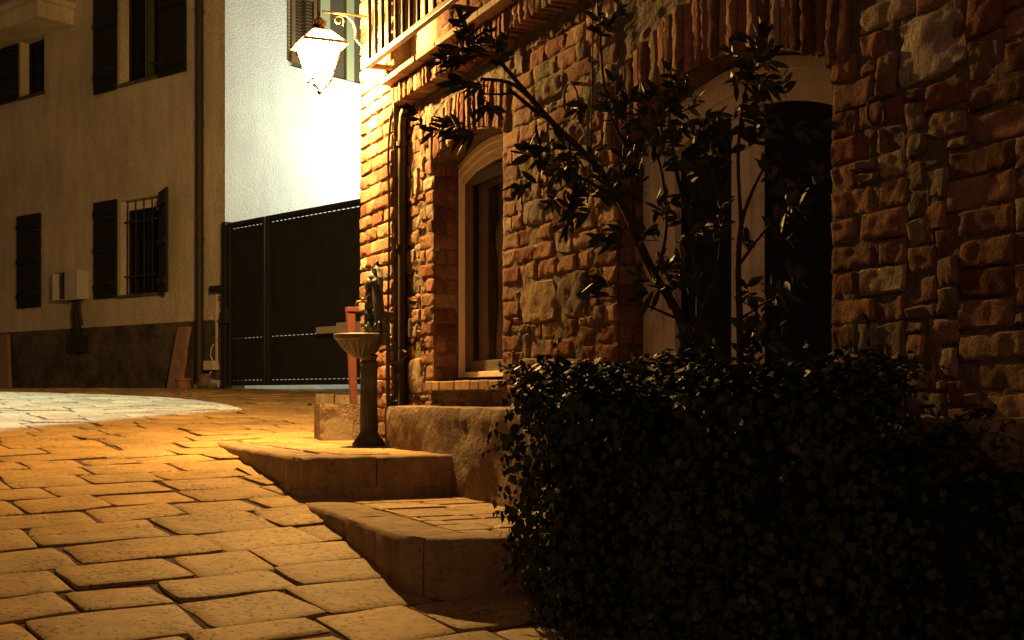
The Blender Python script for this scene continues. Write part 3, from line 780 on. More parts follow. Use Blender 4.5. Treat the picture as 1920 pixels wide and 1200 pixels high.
# lower middle window
fr_l = Fr(H.O, H.D, H.N)
shutter(H, hx(222), hx(180), LM[2] - .02, LM[3] + .03)
def rshut(s_h, width, ang, z0, z1):
    # right hand leaf hinged on the right jamb; D points away from the opening
    f = Fr(H.p(s_h, .012, 0), Matrix.Rotation(ang, 3, 'Z') @ (-H.D), Matrix.Rotation(ang, 3, 'Z') @ H.N); mb = MB(); n = 4
    for i in range(n): mb.box(f, width / n * i + .003, width / n * (i + 1) - .003, 0, .032, z0, z1)
    for z in (z0 + .15, (z0 + z1) / 2, z1 - .15): mb.box(f, .02, width - .02, .032, .055, z - .04, z + .04)
    sh = mb.build('shutter', M['darkwood'], hs, bevel=.003)
    for z in (z0 + .18, z1 - .22):
        hb = MB(); hb.box(f, -.04, .16, .056, .064, z - .018, z + .018); hb.build('strap_hinge', M['blackp'], sh)
rshut(LM[0], .52, -rad(25), LM[2] - .03, LM[3] + .02)
shutter(H, hx(222), hx(180), UM[2] - .05, UM[3])
rshut(UM[0], .58, 0, UM[2] - .05, UM[3])
shutter(H, hx(37), hx(-10), UL[2] - .03, UL[3] - .02)
s_ll = shutter(H, LL[0], LL[1], LL[2], LL[3], label='closed dark plank shutter low on the far left')
def house_window(wn, bars=False, frame_px=None, green=False, curtain=False):
    a, b, c, d = wn; dp = -.13
    fr_ = MB(); t = .055
    for (x0, x1, y0, y1) in ((a, a + t, c, d), (b - t, b, c, d), (a + t, b - t, c, c + t), (a + t, b - t, d - t, d), ((a + b) / 2 - .03, (a + b) / 2 + .03, c + t, d - t)): fr_.box(H, x0, x1, dp - .05, dp, y0, y1)
    f = fr_.build('window', M['frame'] if green else M['darkwood'], hs)
    p = MB(); p.add([H.p(x, dp - .02, z) for x, z in ((a, c), (b, c), (b, d), (a, d))], [(0, 1, 2, 3)]); p.open = True; p.build('pane', M['glass'], f)
    if bars:
        g_ = MB(); n = 5
        for i in range(n):
            s = a + (b - a) * (i + .5) / n; g_.tube([H.p(s, -.05, c + .01), H.p(s, -.05, d - .01)], .009, 6)
        for z in (c + .25, d - .28): g_.box(H, a - .0, b, -.058, -.05, z - .012, z + .012)
        g_.build('window_bars', M['blackp'], f)
        q_ = MB(); q_.box(H, a, b, -.12, -.085, d - .12, d - .015); q_.build('blind_box', M['frame'], f)
    sl = MB(); sl.box(H, a - .04, b + .04, -.12, .035, c - .035, c + .004); sl.build('sill', M['dado'], f, bevel=.004)
house_window(LM, bars=True); house_window(UM); house_window(UL)
mb = MB(); mb.grid(lambda i, j: H.p(hx(276) + (hx(258) - hx(276)) * i, -.125 + .01 * math.sin(i * 20), UM[2] + .02 + 1.6 * j), 16, 2); mb.open = True
mb.build('curtain', mat('green_curtain', (.06, .075, .03), .9, .1), hs)
# roof-like slab of a balcony at the top left
zb_ = hz(60, 34, .55)
mb = MB(); mb.box(H, hx(140, 20, 0), 9, 0, .55, zb_, zb_ + .22); mb.box(H, hx(140, 20, 0) - .04, 9, 0, .62, zb_ + .22, zb_ + .30)
mb.build('balcony_slab', M['render'], hs, bevel=.01)
# downpipe
mb = MB(); sd = (hx(377) + hx(390)) / 2; rr = abs(hx(377) - hx(390)) * .36
mb.tube([H.p(sd, .075, z) for z in (gz(15) - .0, 1, 2, 3, 4, 5, 7.45)], rr, 14)
for z in (.55, 1.9, 3.3, 4.7): mb.tube([H.p(sd, .075, z), H.p(sd, .075, z + .04)], rr * 1.12, 14); 
mb.build('downpipe', M['pipe'], hs, smooth=True)
# exposed bricks on the broken corner
mb = MB()
for k in range(14):
    z = .12 + k * .085
    if R.random() < .75: block(mb, H, -.008, R.uniform(.06, .13), z, z + .075, .012, .02, brickcol(), rnd=.05, dome=.5, nx=4, nz=3)
mb.build('exposed_brick', M['brick'], hs, smooth=True)
# window of the bright side wall: frame post, louvred shutter
zs = hit(G, 590, 148)[1]
def gx(px, off=0): return hit(G, px, 100, off)[0]
mb = MB()
a, b = gx(545, .03), gx(592, .03); z0, z1 = hit(G, 560, 120, .03)[1], 6.6
mb.box(G, a, a + .06, .01, .055, z0, z1); mb.box(G, b - .05, b, .01, .055, z0, z1); mb.box(G, a + .06, b - .05, .01, .055, z0, z0 + .09); mb.box(G, a + .06, b - .05, .01, .055, z0 + .85, z0 + .93)
n = 44
for i in range(n):
    z = z0 + .10 + i * .042
    if abs(z - (z0 + .89)) < .06: continue
    mb.add([G.p(a + .06, .05, z), G.p(b - .05, .05, z), G.p(b - .05, .02, z + .034), G.p(a + .06, .02, z + .034)], [(0, 1, 2, 3)])
mb.open = True; mb.build('shutter', M['louvre'], hs, label='brown louvred shutter on the white side wall')
mb = MB(); c, d = gx(596), gx(690)
for (x0, x1, y0, y1) in ((1.0, 1.09, zs - .05, 6.9), (gx(606), gx(624), zs - .05, 6.9), (gx(655), gx(669), zs - .05, 6.9)): mb.box(G, x0, x1, -.11, -.05, y0, y1)
mb.box(G, 1.0, 3.4, -.10, -.06, zs - .06, zs + .08)
wf = mb.build('window', mat('green_grey_frame', (.36, .38, .2), .6, .3), hs)
mb = MB(); mb.add([G.p(x, -.10, z) for x, z in ((1.0, zs - .1), (3.4, zs - .1), (3.4, 7), (1.0, 7))], [(0, 1, 2, 3)]); mb.open = True; mb.build('pane', mat('dusty_glass', (.10, .08, .05), .3, .5), wf)
mb = MB(); mb.box(G, gx(588), 3.5, -.1, .03, zs - .12, zs - .07); mb.build('sill', M['whiter'], wf, bevel=.006)

# meter box, its dark pipe bundle
def HB(px0, px1, off): return hx(px1, 540, off), hx(px0, 540, off)
mbx = thing('meter_box', H.p(hx(145), 0, hz(145, 565)), 'small open pale meter box mounted between the shutters of the house', 'meter box')
a0, a1 = hx(166), hx(118); zt_, zb2 = hz(140, 512), hz(140, 562)
mb = MB()
mb.box(H, a0, a1, 0, .02, zb2, zt_); mb.box(H, a0, a0 + .015, .02, .16, zb2, zt_); mb.box(H, a1 - .015, a1, .02, .16, zb2, zt_ - .0); mb.box(H, a0, a1, .02, .16, zt_, zt_ + .015); mb.box(H, a0, a1, .02, .16, zb2 - .012, zb2)
mb.build('case', M['plastic'], mbx, bevel=.003)
mb = MB(); mb.box(H, a0 - .005, a0 + (a1 - a0) * .48, .162, .175, zb2 - .02, zt_ + .03); mb.build('door', M['plastic'], mbx, bevel=.003)
mb = MB(); mb.box(H, a0 + (a1 - a0) * .5, a1 - .09, .02, .10, zb2 + .02, zt_ - .02); mb.lathe(H.p(a0 + (a1 - a0) * .65, .105, zb2 + .08), [(.001, -.02), (.02, -.018), (.02, .02), (.001, .022)], 10); mb.build('meter', M['blackp'] if False else M['dado'], mbx)
mb = MB()
for k, (dx, zl, r_) in enumerate(((.0, hz(150, 665), .028), (.05, hz(150, 640), .018), (.10, hz(150, 655), .02), (-.045, hz(150, 610), .02))):
    s = hx(152) + dx - .03
    mb.tube([H.p(s, .05, zb2), H.p(s + .015, .07, (zb2 * 2 + zl) / 3), H.p(s - .01 + .03 * (k % 2), .06, (zb2 + 2 * zl) / 3), H.p(s, .035, zl)], [r_, r_ * 1.2, r_ * 1.35, r_], 8)
mb.box(H, hx(166), hx(140), .012, .10, hz(150, 660), hz(150, 630)); mb.build('cable_bundle', M['blackp'], mbx, smooth=True)

# leaning boards
def board(px_t, px_b, py_t, wpx, label, tilt):
    zb0 = gz(15.6); zt0 = hz(px_t, py_t); 
    o0, o1_ = .22, .02; sb, st = hx(px_b, 728, o0), hx(px_t); wd = abs(hx(px_b) - hx(px_b + wpx))
    mb = MB(); n = 8; P = []
    for k in range(n + 1):
        f = k / n; c = sb + (st - sb) * f; jj = .012 * noise.noise(Vector((f * 4, 0, px_t))) + (-.02 if label.startswith('tall') and f > .55 else 0)
        for (ds, do) in ((0, 0), (-wd - jj, 0), (-wd - jj, .05), (0, .05)):
            P.append(H.p(c + ds, o0 + (o1_ - o0) * f + do, zb0 - .01 + (zt0 - zb0) * f))
    fs = [(0, 1, 2, 3), (n * 4, n * 4 + 3, n * 4 + 2, n * 4 + 1)]
    for k in range(n):
        for j in range(4): fs.append((k * 4 + j, k * 4 + (j + 1) % 4, (k + 1) * 4 + (j + 1) % 4, (k + 1) * 4 + j))
    mb.add(P, fs); mb.build('leaning_board', M['oldwood'], bevel=.005, label=label, cat='slab', group='boards leaning on the house')
board(341, 318, 612, 23, 'tall narrow reddish board leaning beside the brown downpipe', 0)
board(-20, -20, 628, 42, 'broad reddish board leaning on the house at the left picture edge', 0)
# pot and rubble at the pipe foot
zg = gz(15.2)
pt_ = thing('flower_pot', H.p(hx(367, 720), .16, zg), 'small upturned terracotta pot at the foot of the house downpipe', 'pot')
mb = MB(); c = H.p(hx(367, 720), .18, zg)
mb.lathe(c, [(.085, 0), (.09, .02), (.085, .10), (.10, .105), (.10, .135), (.07, .137), (.06, .12)], 22); mb.build('pot_body', M['terracotta'], pt_, smooth=True)
for i, (px, w_, h_, lb) in enumerate(((388, .09, .06, 'small brown stone nearest the terracotta pot'), (402, .12, .14, 'tall dark rubble stone below the junction box'), (416, .10, .09, 'pale rubble stone next to the gate post'))):
    mb = MB(); mb.blob(H.p(hx(px, 720), .13, zg + h_ * .5), (w_ * .8, .08, h_ * .75), .5, 8, i * 5); mb.build('rubble_stone', M['plinth'], smooth=True, label=lb, cat='stone', group='rubble at the house corner')
# junction box, conduit, sensor
jb = thing('junction_box', H.p(hx(395), 0, hz(395, 695)), 'pale junction box with conduit low on the corner of the house', 'electrical box')
a, b = hx(404, 690, .07), hx(386, 690, .07); 
mb = MB(); mb.box(H, a, b, .012, .11, hz(395, 694), hz(395, 677)); mb.build('box', M['conduit'], jb, bevel=.004)
mb = MB(); s = hx(403, 600, .05); mb.box(H, s - .011, s + .011, .012, .035, hz(395, 677), hz(395, 550)); mb.build('conduit', M['conduit'], jb)
mb = MB(); s = hx(399, 640, .05)
mb.tube([H.p(s, .05, hz(395, 677)), H.p(s + .03, .06, hz(395, 668)), H.p(s + .035, .05, hz(395, 655)), H.p(s, .03, hz(395, 645))], .009, 6)
mb.tube([H.p(s + .01, .05, hz(395, 694)), H.p(s + .09, .08, hz(395, 712)), H.p(s + .11, .09, hz(395, 728))], .011, 6); mb.build('cable', M['conduit'], jb, smooth=True)
sn = thing('sensor_box', H.p(.1, 0, hz(410, 550)), 'small black sensor box on the house corner above a pale cover plate', 'sensor')
mb = MB(); mb.box(H, hx(418, 540, .1), hx(404, 540), .002, .10, hz(410, 550), hz(410, 537)); mb.build('housing', M['blackp'], sn, bevel=.006)
mb = MB(); mb.box(H, .012, hx(403, 570), .002, .02, hz(410, 602), hz(410, 551)); mb.build('cover_plate', M['render'], sn, bevel=.003)

# ================================================================ GATE
gt = thing('metal_gate', T.p(1, 0, .12), 'dark sheet metal driveway gate with a narrow and a wide leaf', 'gate')
gt0, gt1 = .12, 2.06; Lg = 3.6
sx = lambda px: hit(T, px, 600)[0]
def leaf(s0, s1):
    fr_ = MB(); t = .05
    fr_.box(T, s0, s0 + t, -.03, .03, gt0, gt1); fr_.box(T, s1 - t, s1, -.03, .03, gt0, gt1)
    fr_.box(T, s0 + t, s1 - t, -.03, .03, gt1 - t, gt1); fr_.box(T, s0 + t, s1 - t, -.03, .03, gt0, gt0 + .04)
    f = fr_.build('gate_frame', M['gate'], gt, bevel=.003)
    sh = MB(); zm = hit(T, 560, 627)[1]
    sh.box(T, s0 + t, s1 - t, -.012, .0, gt0 + .085, zm - .025); sh.box(T, s0 + t, s1 - t, -.012, .0, zm + .018, gt1 - t - .045)
    # perforated strips: short tabs leaving small slots
    for (za, zb_) in ((gt0 + .04, gt0 + .085), (zm - .025, zm + .018), (gt1 - t - .045, gt1 - t)):
        x = s0 + t
        while x < s1 - t:
            sh.box(T, x, min(x + .018, s1 - t), -.012, .0, za, zb_); x += .085
        sh.box(T, s0 + t, s1 - t, -.012, .0, za, za + (zb_ - za) * .40); sh.box(T, s0 + t, s1 - t, -.012, .0, zb_ - (zb_ - za) * .40, zb_)
    sh.build('sheet_panel', M['gate'], f)
leaf(0.0, sx(499)); leaf(sx(502), Lg)
mb = MB(); mb.box(T, -.10, -.02, -.05, .05, 0, gt1 + .02); mb.build('gate_post', M['gate'], gt, bevel=.004)
mb = MB(); zlk = hit(T, 432, 592)[1]; mb.box(T, -.06, .06, .03, .09, zlk - .09, zlk + .09); mb.tube([T.p(.0, .09, zlk), T.p(.0, .14, zlk), T.p(.07, .14, zlk - .01)], .010, 6); mb.build('lock', M['blackp'], gt, bevel=.004)
z_a = hit(T, 620, 619, .1)[1]
mb = MB(); sa, sb_, sc2 = hit(T, 593, 619, .12)[0], hit(T, 634, 619, .12)[0], hit(T, 700, 619, .12)[0]
mb.box(T, sa, sb_, .05, .13, z_a - .035, z_a + .04); mb.box(T, sb_, sc2, .035, .15, z_a - .045, z_a + .07); mb.build('gate_opener', mat('grey_opener_cover', (.34, .27, .20), .5, .4), gt, bevel=.008)

# ================================================================ LANTERN
ln = thing('wall_lantern', LAMP + Vector((0, 0, -.2)), 'glowing iron wall lantern on a scrolled bracket at the brick corner', 'wall lantern')
rot = Matrix.Rotation(math.atan2(F.D.y, F.D.x), 3, 'Z')
def sq(r, z): return [Vector((LAMP.x, LAMP.y, z)) + rot @ Vector((sx_ * r, sy_ * r, 0)) for sx_, sy_ in ((-1, -1), (1, -1), (1, 1), (-1, 1))]
ze, zbm, zr = 2.085, 1.87, 2.165
A, B_, C_ = sq(.108, ze - .008), sq(.055, zbm), sq(.055, zr)
mb = MB()
for i in range(4): mb.add([A[i], A[(i + 1) % 4], B_[(i + 1) % 4], B_[i]], [(0, 1, 2, 3)])
E_ = sq(.122, ze + .01)
for i in range(4): mb.add([E_[i], E_[(i + 1) % 4], C_[(i + 1) % 4], C_[i]], [(0, 1, 2, 3)])
mb.open = True; mb.build('glass', M['lampglass'], ln)
mb = MB()
for i in range(4):
    mb.tube([A[i], B_[i]], .005, 6); mb.tube([E_[i], C_[i]], .006, 6); mb.tube([B_[i], B_[(i + 1) % 4]], .006, 6); mb.tube([C_[i], C_[(i + 1) % 4]], .006, 6)
o1s, o2s = sq(.140, ze - .012), sq(.122, ze + .012)
i1s = sq(.106, ze - .010)
for i in range(4):
    j = (i + 1) % 4
    mb.add([o1s[i], o1s[j], o2s[j], o2s[i]], [(0, 1, 2, 3)]); mb.add([o1s[i], o1s[j], i1s[j], i1s[i]], [(0, 1, 2, 3)])
b = mb.build('frame', M['rail'], ln)
c = Vector((LAMP.x, LAMP.y, 0))
mb = MB(); mb.lathe(c, [(.055, zr), (.058, zr + .006), (.035, zr + .012), (.03, zr + .03), (.042, zr + .045), (.045, zr + .06), (.02, zr + .075), (.008, zr + .085), (.006, 2.285)], 16); mb.build('cap', M['rust'], ln, smooth=True)
mb = MB()
mb.lathe(c, [(.012, zbm - .055), (.016, zbm - .06), (.010, zbm - .072), (.002, zbm - .08)], 10)
for i in range(4):
    p = B_[i]; mb.tube([p, p + Vector((0, 0, -.02)) + (c.to_2d() - p.to_2d()).to_3d() * .15, Vector((c.x, c.y, zbm - .058)) + (p.to_2d() - c.to_2d()).to_3d() * .12], .004, 6)
mb.build('finial', M['rust'], ln, smooth=True)
s_l = (LAMP - F.O).dot(F.D); o_l2 = (LAMP - F.O).dot(F.N)
mb = MB(); zz = 2.287
mb.tube([F.p(s_l, o_l2 - .02, zz), F.p(s_l, .01, zz)], .008, 8)
pts = []
for k in range(30):
    a = k / 29 * 2 * math.pi * 1.25; r_ = .009 + .030 * k / 29; pts.append(F.p(s_l, o_l2 * .55 + .035 + r_ * math.cos(a + math.pi), zz - .045 + r_ * math.sin(a + math.pi)))
cx_, zx_ = o_l2 * .55 + .035, zz - .045
# S-curve from the spiral top down to the wall
S = [(o_l2 * .55 + .03, zz - .008), (o_l2 * .55 - .02, zz - .012), (o_l2 * .55 - .055, zz - .04), (o_l2 * .42 - .03, zz - .09), (o_l2 * .34, zz - .14), (o_l2 * .2, zz - .185), (.02, zz - .20)]
mb.tube(pts[:-3], .005, 6); mb.tube([F.p(s_l, o, z) for o, z in S], [.006, .007, .008, .008, .008, .007, .006], 8)
mb.box(F, s_l - .018, s_l + .018, 0.004, .014, zz - .27, zz + .03)
for sg in (1, -1):
    sp_ = [F.p(s_l, .02 + (.004 + .020 * k / 16) * math.cos(k * .42) + .02, zz - .235 - .02 * sg + .03 * sg * 0 + (.004 + .020 * k / 16) * math.sin(k * .42) * sg) for k in range(17)]
    mb.tube(sp_, .004, 5)
mb.build('bracket', M['rail'], ln, smooth=True)

# ================================================================ FOUNTAIN
fs_ = hit(F, 690, 800, .16)[0]
fc = F.p(fs_, .155, PLAT_Z)
ft = thing('drinking_fountain', fc, 'dark cast iron drinking fountain with fluted bowl on a column by the brick pier', 'fountain')
flt = lambda n_, d_: (lambda a, z, j: 1 - d_ * abs(math.sin(a * n_ / 2)))
mb = MB(); mb.lathe(fc, [(.095, 0), (.097, .012), (.088, .02), (.080, .035), (.062, .055), (.052, .075), (.046, .085)], 32); mb.build('foot', M['iron'], ft, smooth=True)
mb = MB(); mb.lathe(fc, [(.052, .085), (.051, .12), (.047, .44), (.046, .455)], 64, lambda a, z, j: 1 - .07 * (math.cos(a * 14) > 0)); mb.lathe(fc, [(.04, .453), (.052, .462), (.052, .475), (.042, .485), (.045, .50), (.056, .515), (.03, .53)], 32); mb.build('column', M['iron'], ft, smooth=True)
bc = F.p(fs_ + .005, .205, PLAT_Z)
mb = MB()
prof = [(.03, .50), (.055, .512), (.085, .535), (.110, .560), (.128, .585), (.138, .600), (.140, .604), (.150, .608), (.153, .618), (.156, .632), (.150, .638), (.140, .638), (.125, .60), (.06, .56), (.01, .555)]
mb.lathe(bc, prof, 96, lambda a, z, j: (1 - .085 * (.5 - .5 * math.cos(a * 20)) if .51 < z < .60 and j < 6 else 1)); mb.build('bowl', M['iron'], ft, smooth=True)
# ornamental back plate
zp = PLAT_Z + .63
outl = [(-.15, -.06), (-.165, .02), (-.15, .07), (-.12, .10), (-.10, .145), (-.085, .20), (-.075, .255), (-.085, .29), (-.07, .33), (-.045, .36), (-.03, .385), (-.012, .40), (0, .425)]
outl = outl + [(-a, z) for a, z in outl[-2::-1]]
mb = MB(); mb.prism([F.p(fs_ + a * .9, .09, zp + z) for a, z in outl], F.N * .03); mb.box(F, fs_ - .03, fs_ + .03, .01, .091, zp + .1, zp + .14); mb.box(F, fs_ - .012, fs_ + .012, .03, .05, PLAT_Z, zp + .1)
mb.build('back_plate', M['iron'], ft, bevel=.006)
mb = MB()
for sg in (-1, 1):
    for (c0, z0, r0_, turns) in ((.095, .045, .050, 1.6), (.06, .13, .028, 1.4), (.045, .30, .022, 1.3)):
        pp = []
        for k in range(26):
            a = k / 25 * 2 * math.pi * turns; r_ = .006 + (r0_ - .006) * k / 25; pp.append(F.p(fs_ + sg * (c0 + r_ * math.cos(a)), .13 + .014 * (1 - k / 25), zp + z0 + r_ * math.sin(a)))
        mb.tube(pp, [.013 - .006 * k / 25 for k in range(26)], 8)
    mb.tube([F.p(fs_ + sg * .11, .128, zp - .0), F.p(fs_ + sg * .10, .133, zp + .10), F.p(fs_ + sg * .07, .138, zp + .20), F.p(fs_ + sg * .05, .133, zp + .27), F.p(fs_ + sg * .03, .128, zp + .34)], [.018, .02, .018, .016, .01], 8)
for k, (z_, r_, oo) in enumerate(((.06, .04, .05), (.13, .035, .055), (.19, .04, .06), (.245, .045, .06), (.29, .040, .065), (.33, .028, .055))):
    mb.blob(F.p(fs_, oo + .078, zp + z_), (r_ * .9, r_ * .8, r_ * .9), .5, 8, k)
for k in range(6):
    a = k / 5 * math.pi; mb.tube([F.p(fs_, .123, zp + .345), F.p(fs_ + .035 * math.cos(a), .128, zp + .365 + .035 * math.sin(a))], [.010, .006], 6)
mb.lathe(F.p(fs_, .105, zp + .40), [(.006, 0), (.013, .012), (.010, .024), (.002, .036)], 8)
mb.build('relief', M['iron'], ft, smooth=True)
mb = MB(); zt2 = zp + .19
mb.tube([F.p(fs_, .14, zt2), F.p(fs_, .20, zt2 + .004), F.p(fs_, .225, zt2), F.p(fs_, .232, zt2 - .022)], [.009, .008, .008, .007], 8)
mb.lathe(F.p(fs_, .19, zt2 + .004), [(.006, 0), (.006, .014), (.013, .017), (.004, .022)], 8); mb.build('tap', M['brass'], ft, smooth=True)
# red post on the low wall
rp = thing('red_post', F.p(-.3, .1, -.05), 'brick red painted post with bent top arm behind the fountain', 'post')
A3 = Fr(F.p(-.28, .0, 0), -F.N, F.D)
xb, xt = hit(A3, 661, 750)[0], hit(A3, 655, 590)[0]; zt3 = hit(A3, 657, 586)[1]
mb = MB(); mb.prism([A3.p(xb - .020, 0, -.05), A3.p(xb + .020, 0, -.05), A3.p(xt + .026, 0, zt3), A3.p(xt - .026, 0, zt3)], A3.N * .05); mb.build('upright', M['redpaint'], rp, bevel=.004)
mb = MB(); mb.box(A3, xt - .026, xt + .15, -.01, .055, zt3 + .001, zt3 + .034); mb.build('arm', M['redpaint'], rp, bevel=.004)
# hose
mb = MB()
hp = [F.p(fs_ - .0, .03, .30 - .1), F.p(fs_ + .1, .02, .27 - .08), F.p(fs_ + .25, .016, .30 - .06), F.p(PIER - .06, .018, .32), F.p(PIER - .01, .02, .42), F.p(PIER + .005, .02, .6), F.p(PIER + .004, .015, 1.0), F.p(PIER - .004, .018, 1.4), F.p(PIER + .05, .02, 1.62)]
hp = [hit_ for hit_ in hp]
def smoothpts(p, n=6):
    out = []
    for i in range(len(p) - 1):
        a, b, c, d = p[max(0, i - 1)], p[i], p[i + 1], p[min(len(p) - 1, i + 2)]
        for k in range(n):
            t = k / n; out.append(.5 * ((2 * b) + (c - a) * t + (2 * a - 5 * b + 4 * c - d) * t * t + (3 * b - a - 3 * c + d) * t ** 3))
    out.append(p[-1]); return out
mb.tube(smoothpts(hp), .007, 6); mb.build('water_hose', M['hose'], smooth=True, label='thin dark hose running down beside the downpipe to the fountain', cat='hose')
# hanging cable and iron rings
s = hit(F, 1128, 100, PB)[0]; c1 = [F.p(s, PB + .04, 1.66), F.p(s + .005, PB + .045, 1.4), F.p(s - .01, PB + .04, 1.2), F.p(s - .03, PB + .04, 1.0), F.p(s - .05, PB + .04, .8)]
mb = MB(); mb.tube(smoothpts(c1), .003, 6); mb.build('hanging_cable', M['darkin'], smooth=True, label='thin dark cable hanging down the wall between the two arched openings', cat='cable')
def ring(px, py, r_, label):
    s, z = hit(F, px, py, PB + .03); mb = MB(); n = 20
    mb.tube([F.p(s + r_ * math.cos(2 * math.pi * k / n), PB + .045 + .01 * math.sin(2 * math.pi * k / n), z + r_ * 1.15 * math.sin(2 * math.pi * k / n)) for k in range(n + 1)], .0045, 6, False)
    mb.tube([F.p(s, PB, z + r_ * 1.2), F.p(s, PB + .05, z + r_ * 1.15)], .008, 6)
    mb.build('iron_ring', M['rust'], smooth=True, label=label, cat='ring', group='iron rings on the wall')
ring(1076, 190, .065, 'upright oval iron ring on the wall above the shrub'); ring(1650, 212, .035, 'small iron ring on the wall right of the arched door')
s, z = hit(F, 1622, 640, PB); mb = MB()
pts = [F.p(s + .038 * math.cos(2 * math.pi * k / 24), PB - .035, z + .085 * math.sin(2 * math.pi * k / 24)) for k in range(24)]
mb.prism(pts, F.N * .05); mb.tube(pts + [pts[0]], .006, 6, False); mb.build('oval_recess', M['darkin'], bevel=.01, label='dark oval recess painted as a flat disc, low on the wall right of the arched door', cat='recess')  # dark disc stands in for a shaded oval recess

# ================================================================ SHRUB
def W3(px, py, Y): return Vector(((px - 960) / FPX * Y, Y, (HY - py) / FPX * Y))
sh = thing('shrub', W3(1290, 760, 3.95), 'tall dark leggy shrub rising out of the ivy hedge', 'shrub')
BR = [  # (px, py, Y, radius)
 [(1292, 790, 4.02, .017), (1290, 700, 4.0, .016), (1276, 600, 4.0, .014), (1230, 520, 3.98, .013), (1192, 440, 3.95, .013), (1165, 380, 3.95, .012), (1112, 305, 3.95, .011), (1040, 235, 3.95, .010), (985, 172, 3.95, .008), (935, 115, 3.95, .006), (900, 100, 3.95, .004)],
 [(1035, 230, 3.95, .008), (995, 185, 3.93, .007), (955, 155, 3.93, .006), (900, 148, 3.92, .005)],
 [(1030, 224, 3.95, .008), (1000, 205, 3.97, .007), (960, 172, 4.0, .006), (950, 166, 4.0, .006)],
 [(962, 175, 4.0, .004), (910, 176, 4.0, .003), (890, 160, 4.0, .002)],
 [(905, 102, 3.95, .004), (880, 85, 3.93, .003), (860, 45, 3.93, .002)],
 [(905, 102, 3.95, .003), (885, 110, 3.93, .003), (862, 120, 3.95, .002)],
 [(900, 176, 4.0, .002), (905, 210, 4.0, .003), (880, 235, 4.0, .002), (845, 245, 4.0, .002)],
 [(1290, 740, 4.0, .010), (1310, 600, 3.9, .009), (1300, 450, 3.85, .008), (1270, 330, 3.85, .006), (1255, 220, 3.85, .004), (1265, 165, 3.85, .002)],
 [(1388, 740, 3.7, .011), (1387, 600, 3.7, .010), (1384, 500, 3.7, .009), (1390, 420, 3.7, .007), (1410, 360, 3.7, .005), (1440, 300, 3.7, .003)],
 [(1390, 420, 3.7, .006), (1384, 300, 3.72, .005), (1392, 200, 3.72, .004), (1410, 120, 3.72, .003), (1425, 70, 3.72, .002)],
 [(1165, 380, 3.95, .007), (1120, 350, 3.9, .006), (1060, 320, 3.9, .004), (1000, 300, 3.9, .003)],
 [(1190, 440, 3.95, .006), (1180, 300, 3.95, .005), (1140, 200, 3.95, .004), (1125, 60, 3.95, .003), (1130, 0, 3.95, .002)],
 [(1230, 520, 3.98, .006), (1250, 420, 3.9, .005), (1235, 300, 3.9, .004), (1190, 230, 3.9, .003)],
 [(1276, 600, 4.0, .005), (1230, 580, 3.9, .004), (1180, 560, 3.9, .003), (1130, 555, 3.95, .002)],
 [(1384, 500, 3.7, .005), (1420, 450, 3.65, .004), (1480, 380, 3.6, .003), (1545, 340, 3.6, .002)],
 [(1387, 600, 3.7, .005), (1430, 570, 3.65, .003), (1480, 545, 3.6, .002)],
 [(1310, 600, 3.9, .005), (1345, 500, 3.85, .004), (1350, 400, 3.8, .003), (1330, 300, 3.8, .002)],
]
mb = MB()
for b_ in BR:
    P = smoothpts([W3(x, y, Y) for x, y, Y, r_ in b_], 4); n = len(P); rr = []
    for i in range(n):
        f = i / (n - 1) * (len(b_) - 1); k = min(int(f), len(b_) - 2); rr.append(b_[k][3] * (1 - f + k) + b_[k + 1][3] * (f - k))
    mb.tube(P, rr, 8)
mb.build('branches', M['bark'], sh, smooth=True)
lf = MB()
def olive(P, d, L_, wdt, c):
    d = d.normalized(); side = d.cross(Vector((R.uniform(-1, 1), R.uniform(-1, 1), R.uniform(-1, 1)))).normalized(); nrm = side.cross(d); vs = []; fs = []
    pr = [(0, .08), (.2, .75), (.45, 1), (.7, .8), (.9, .35), (1, .02)]
    for t, w_ in pr:
        cc = P + d * L_ * t + Vector((0, 0, -.16 * L_ * t * t))
        vs += [cc - side * wdt * w_ + nrm * wdt * .28 * w_, cc, cc + side * wdt * w_ + nrm * wdt * .28 * w_]
    for k in range(len(pr) - 1):
        for q_ in (0, 1): fs.append((k * 3 + q_, k * 3 + q_ + 1, (k + 1) * 3 + q_ + 1, (k + 1) * 3 + q_))
    lf.cur = c; lf.add(vs, fs)
def lcol():
    k = R.uniform(.6, 1.3)
    if R.random() < .14: return (.14 * k, .10 * k, .03 * k)
    return (.05 * k, .055 * k, .022 * k)
def twig(P, d, n, L0=.05, r=.0015):
    d = d.normalized(); pts = [P]; 
    for k in range(n):
        P = P + d * .018; d = (d + Vector((R.uniform(-.15, .15), R.uniform(-.15, .15), R.uniform(-.1, .15)))).normalized(); pts.append(P)
        for s_ in (0, 1):
            a = R.uniform(0, 6.28); o_ = d.orthogonal().normalized(); o_.rotate(Matrix.Rotation(a, 3, d)); L_ = L0 * R.uniform(.6, 1.15)
            olive(P, d * .75 + o_ * .8, L_, L_ * R.uniform(.14, .20), lcol())
    olive(P, d, L0, L0 * .15, lcol())
    tw.tube(pts, [r * (1 - .5 * i / len(pts)) for i in range(len(pts))], 5)
tw = MB()
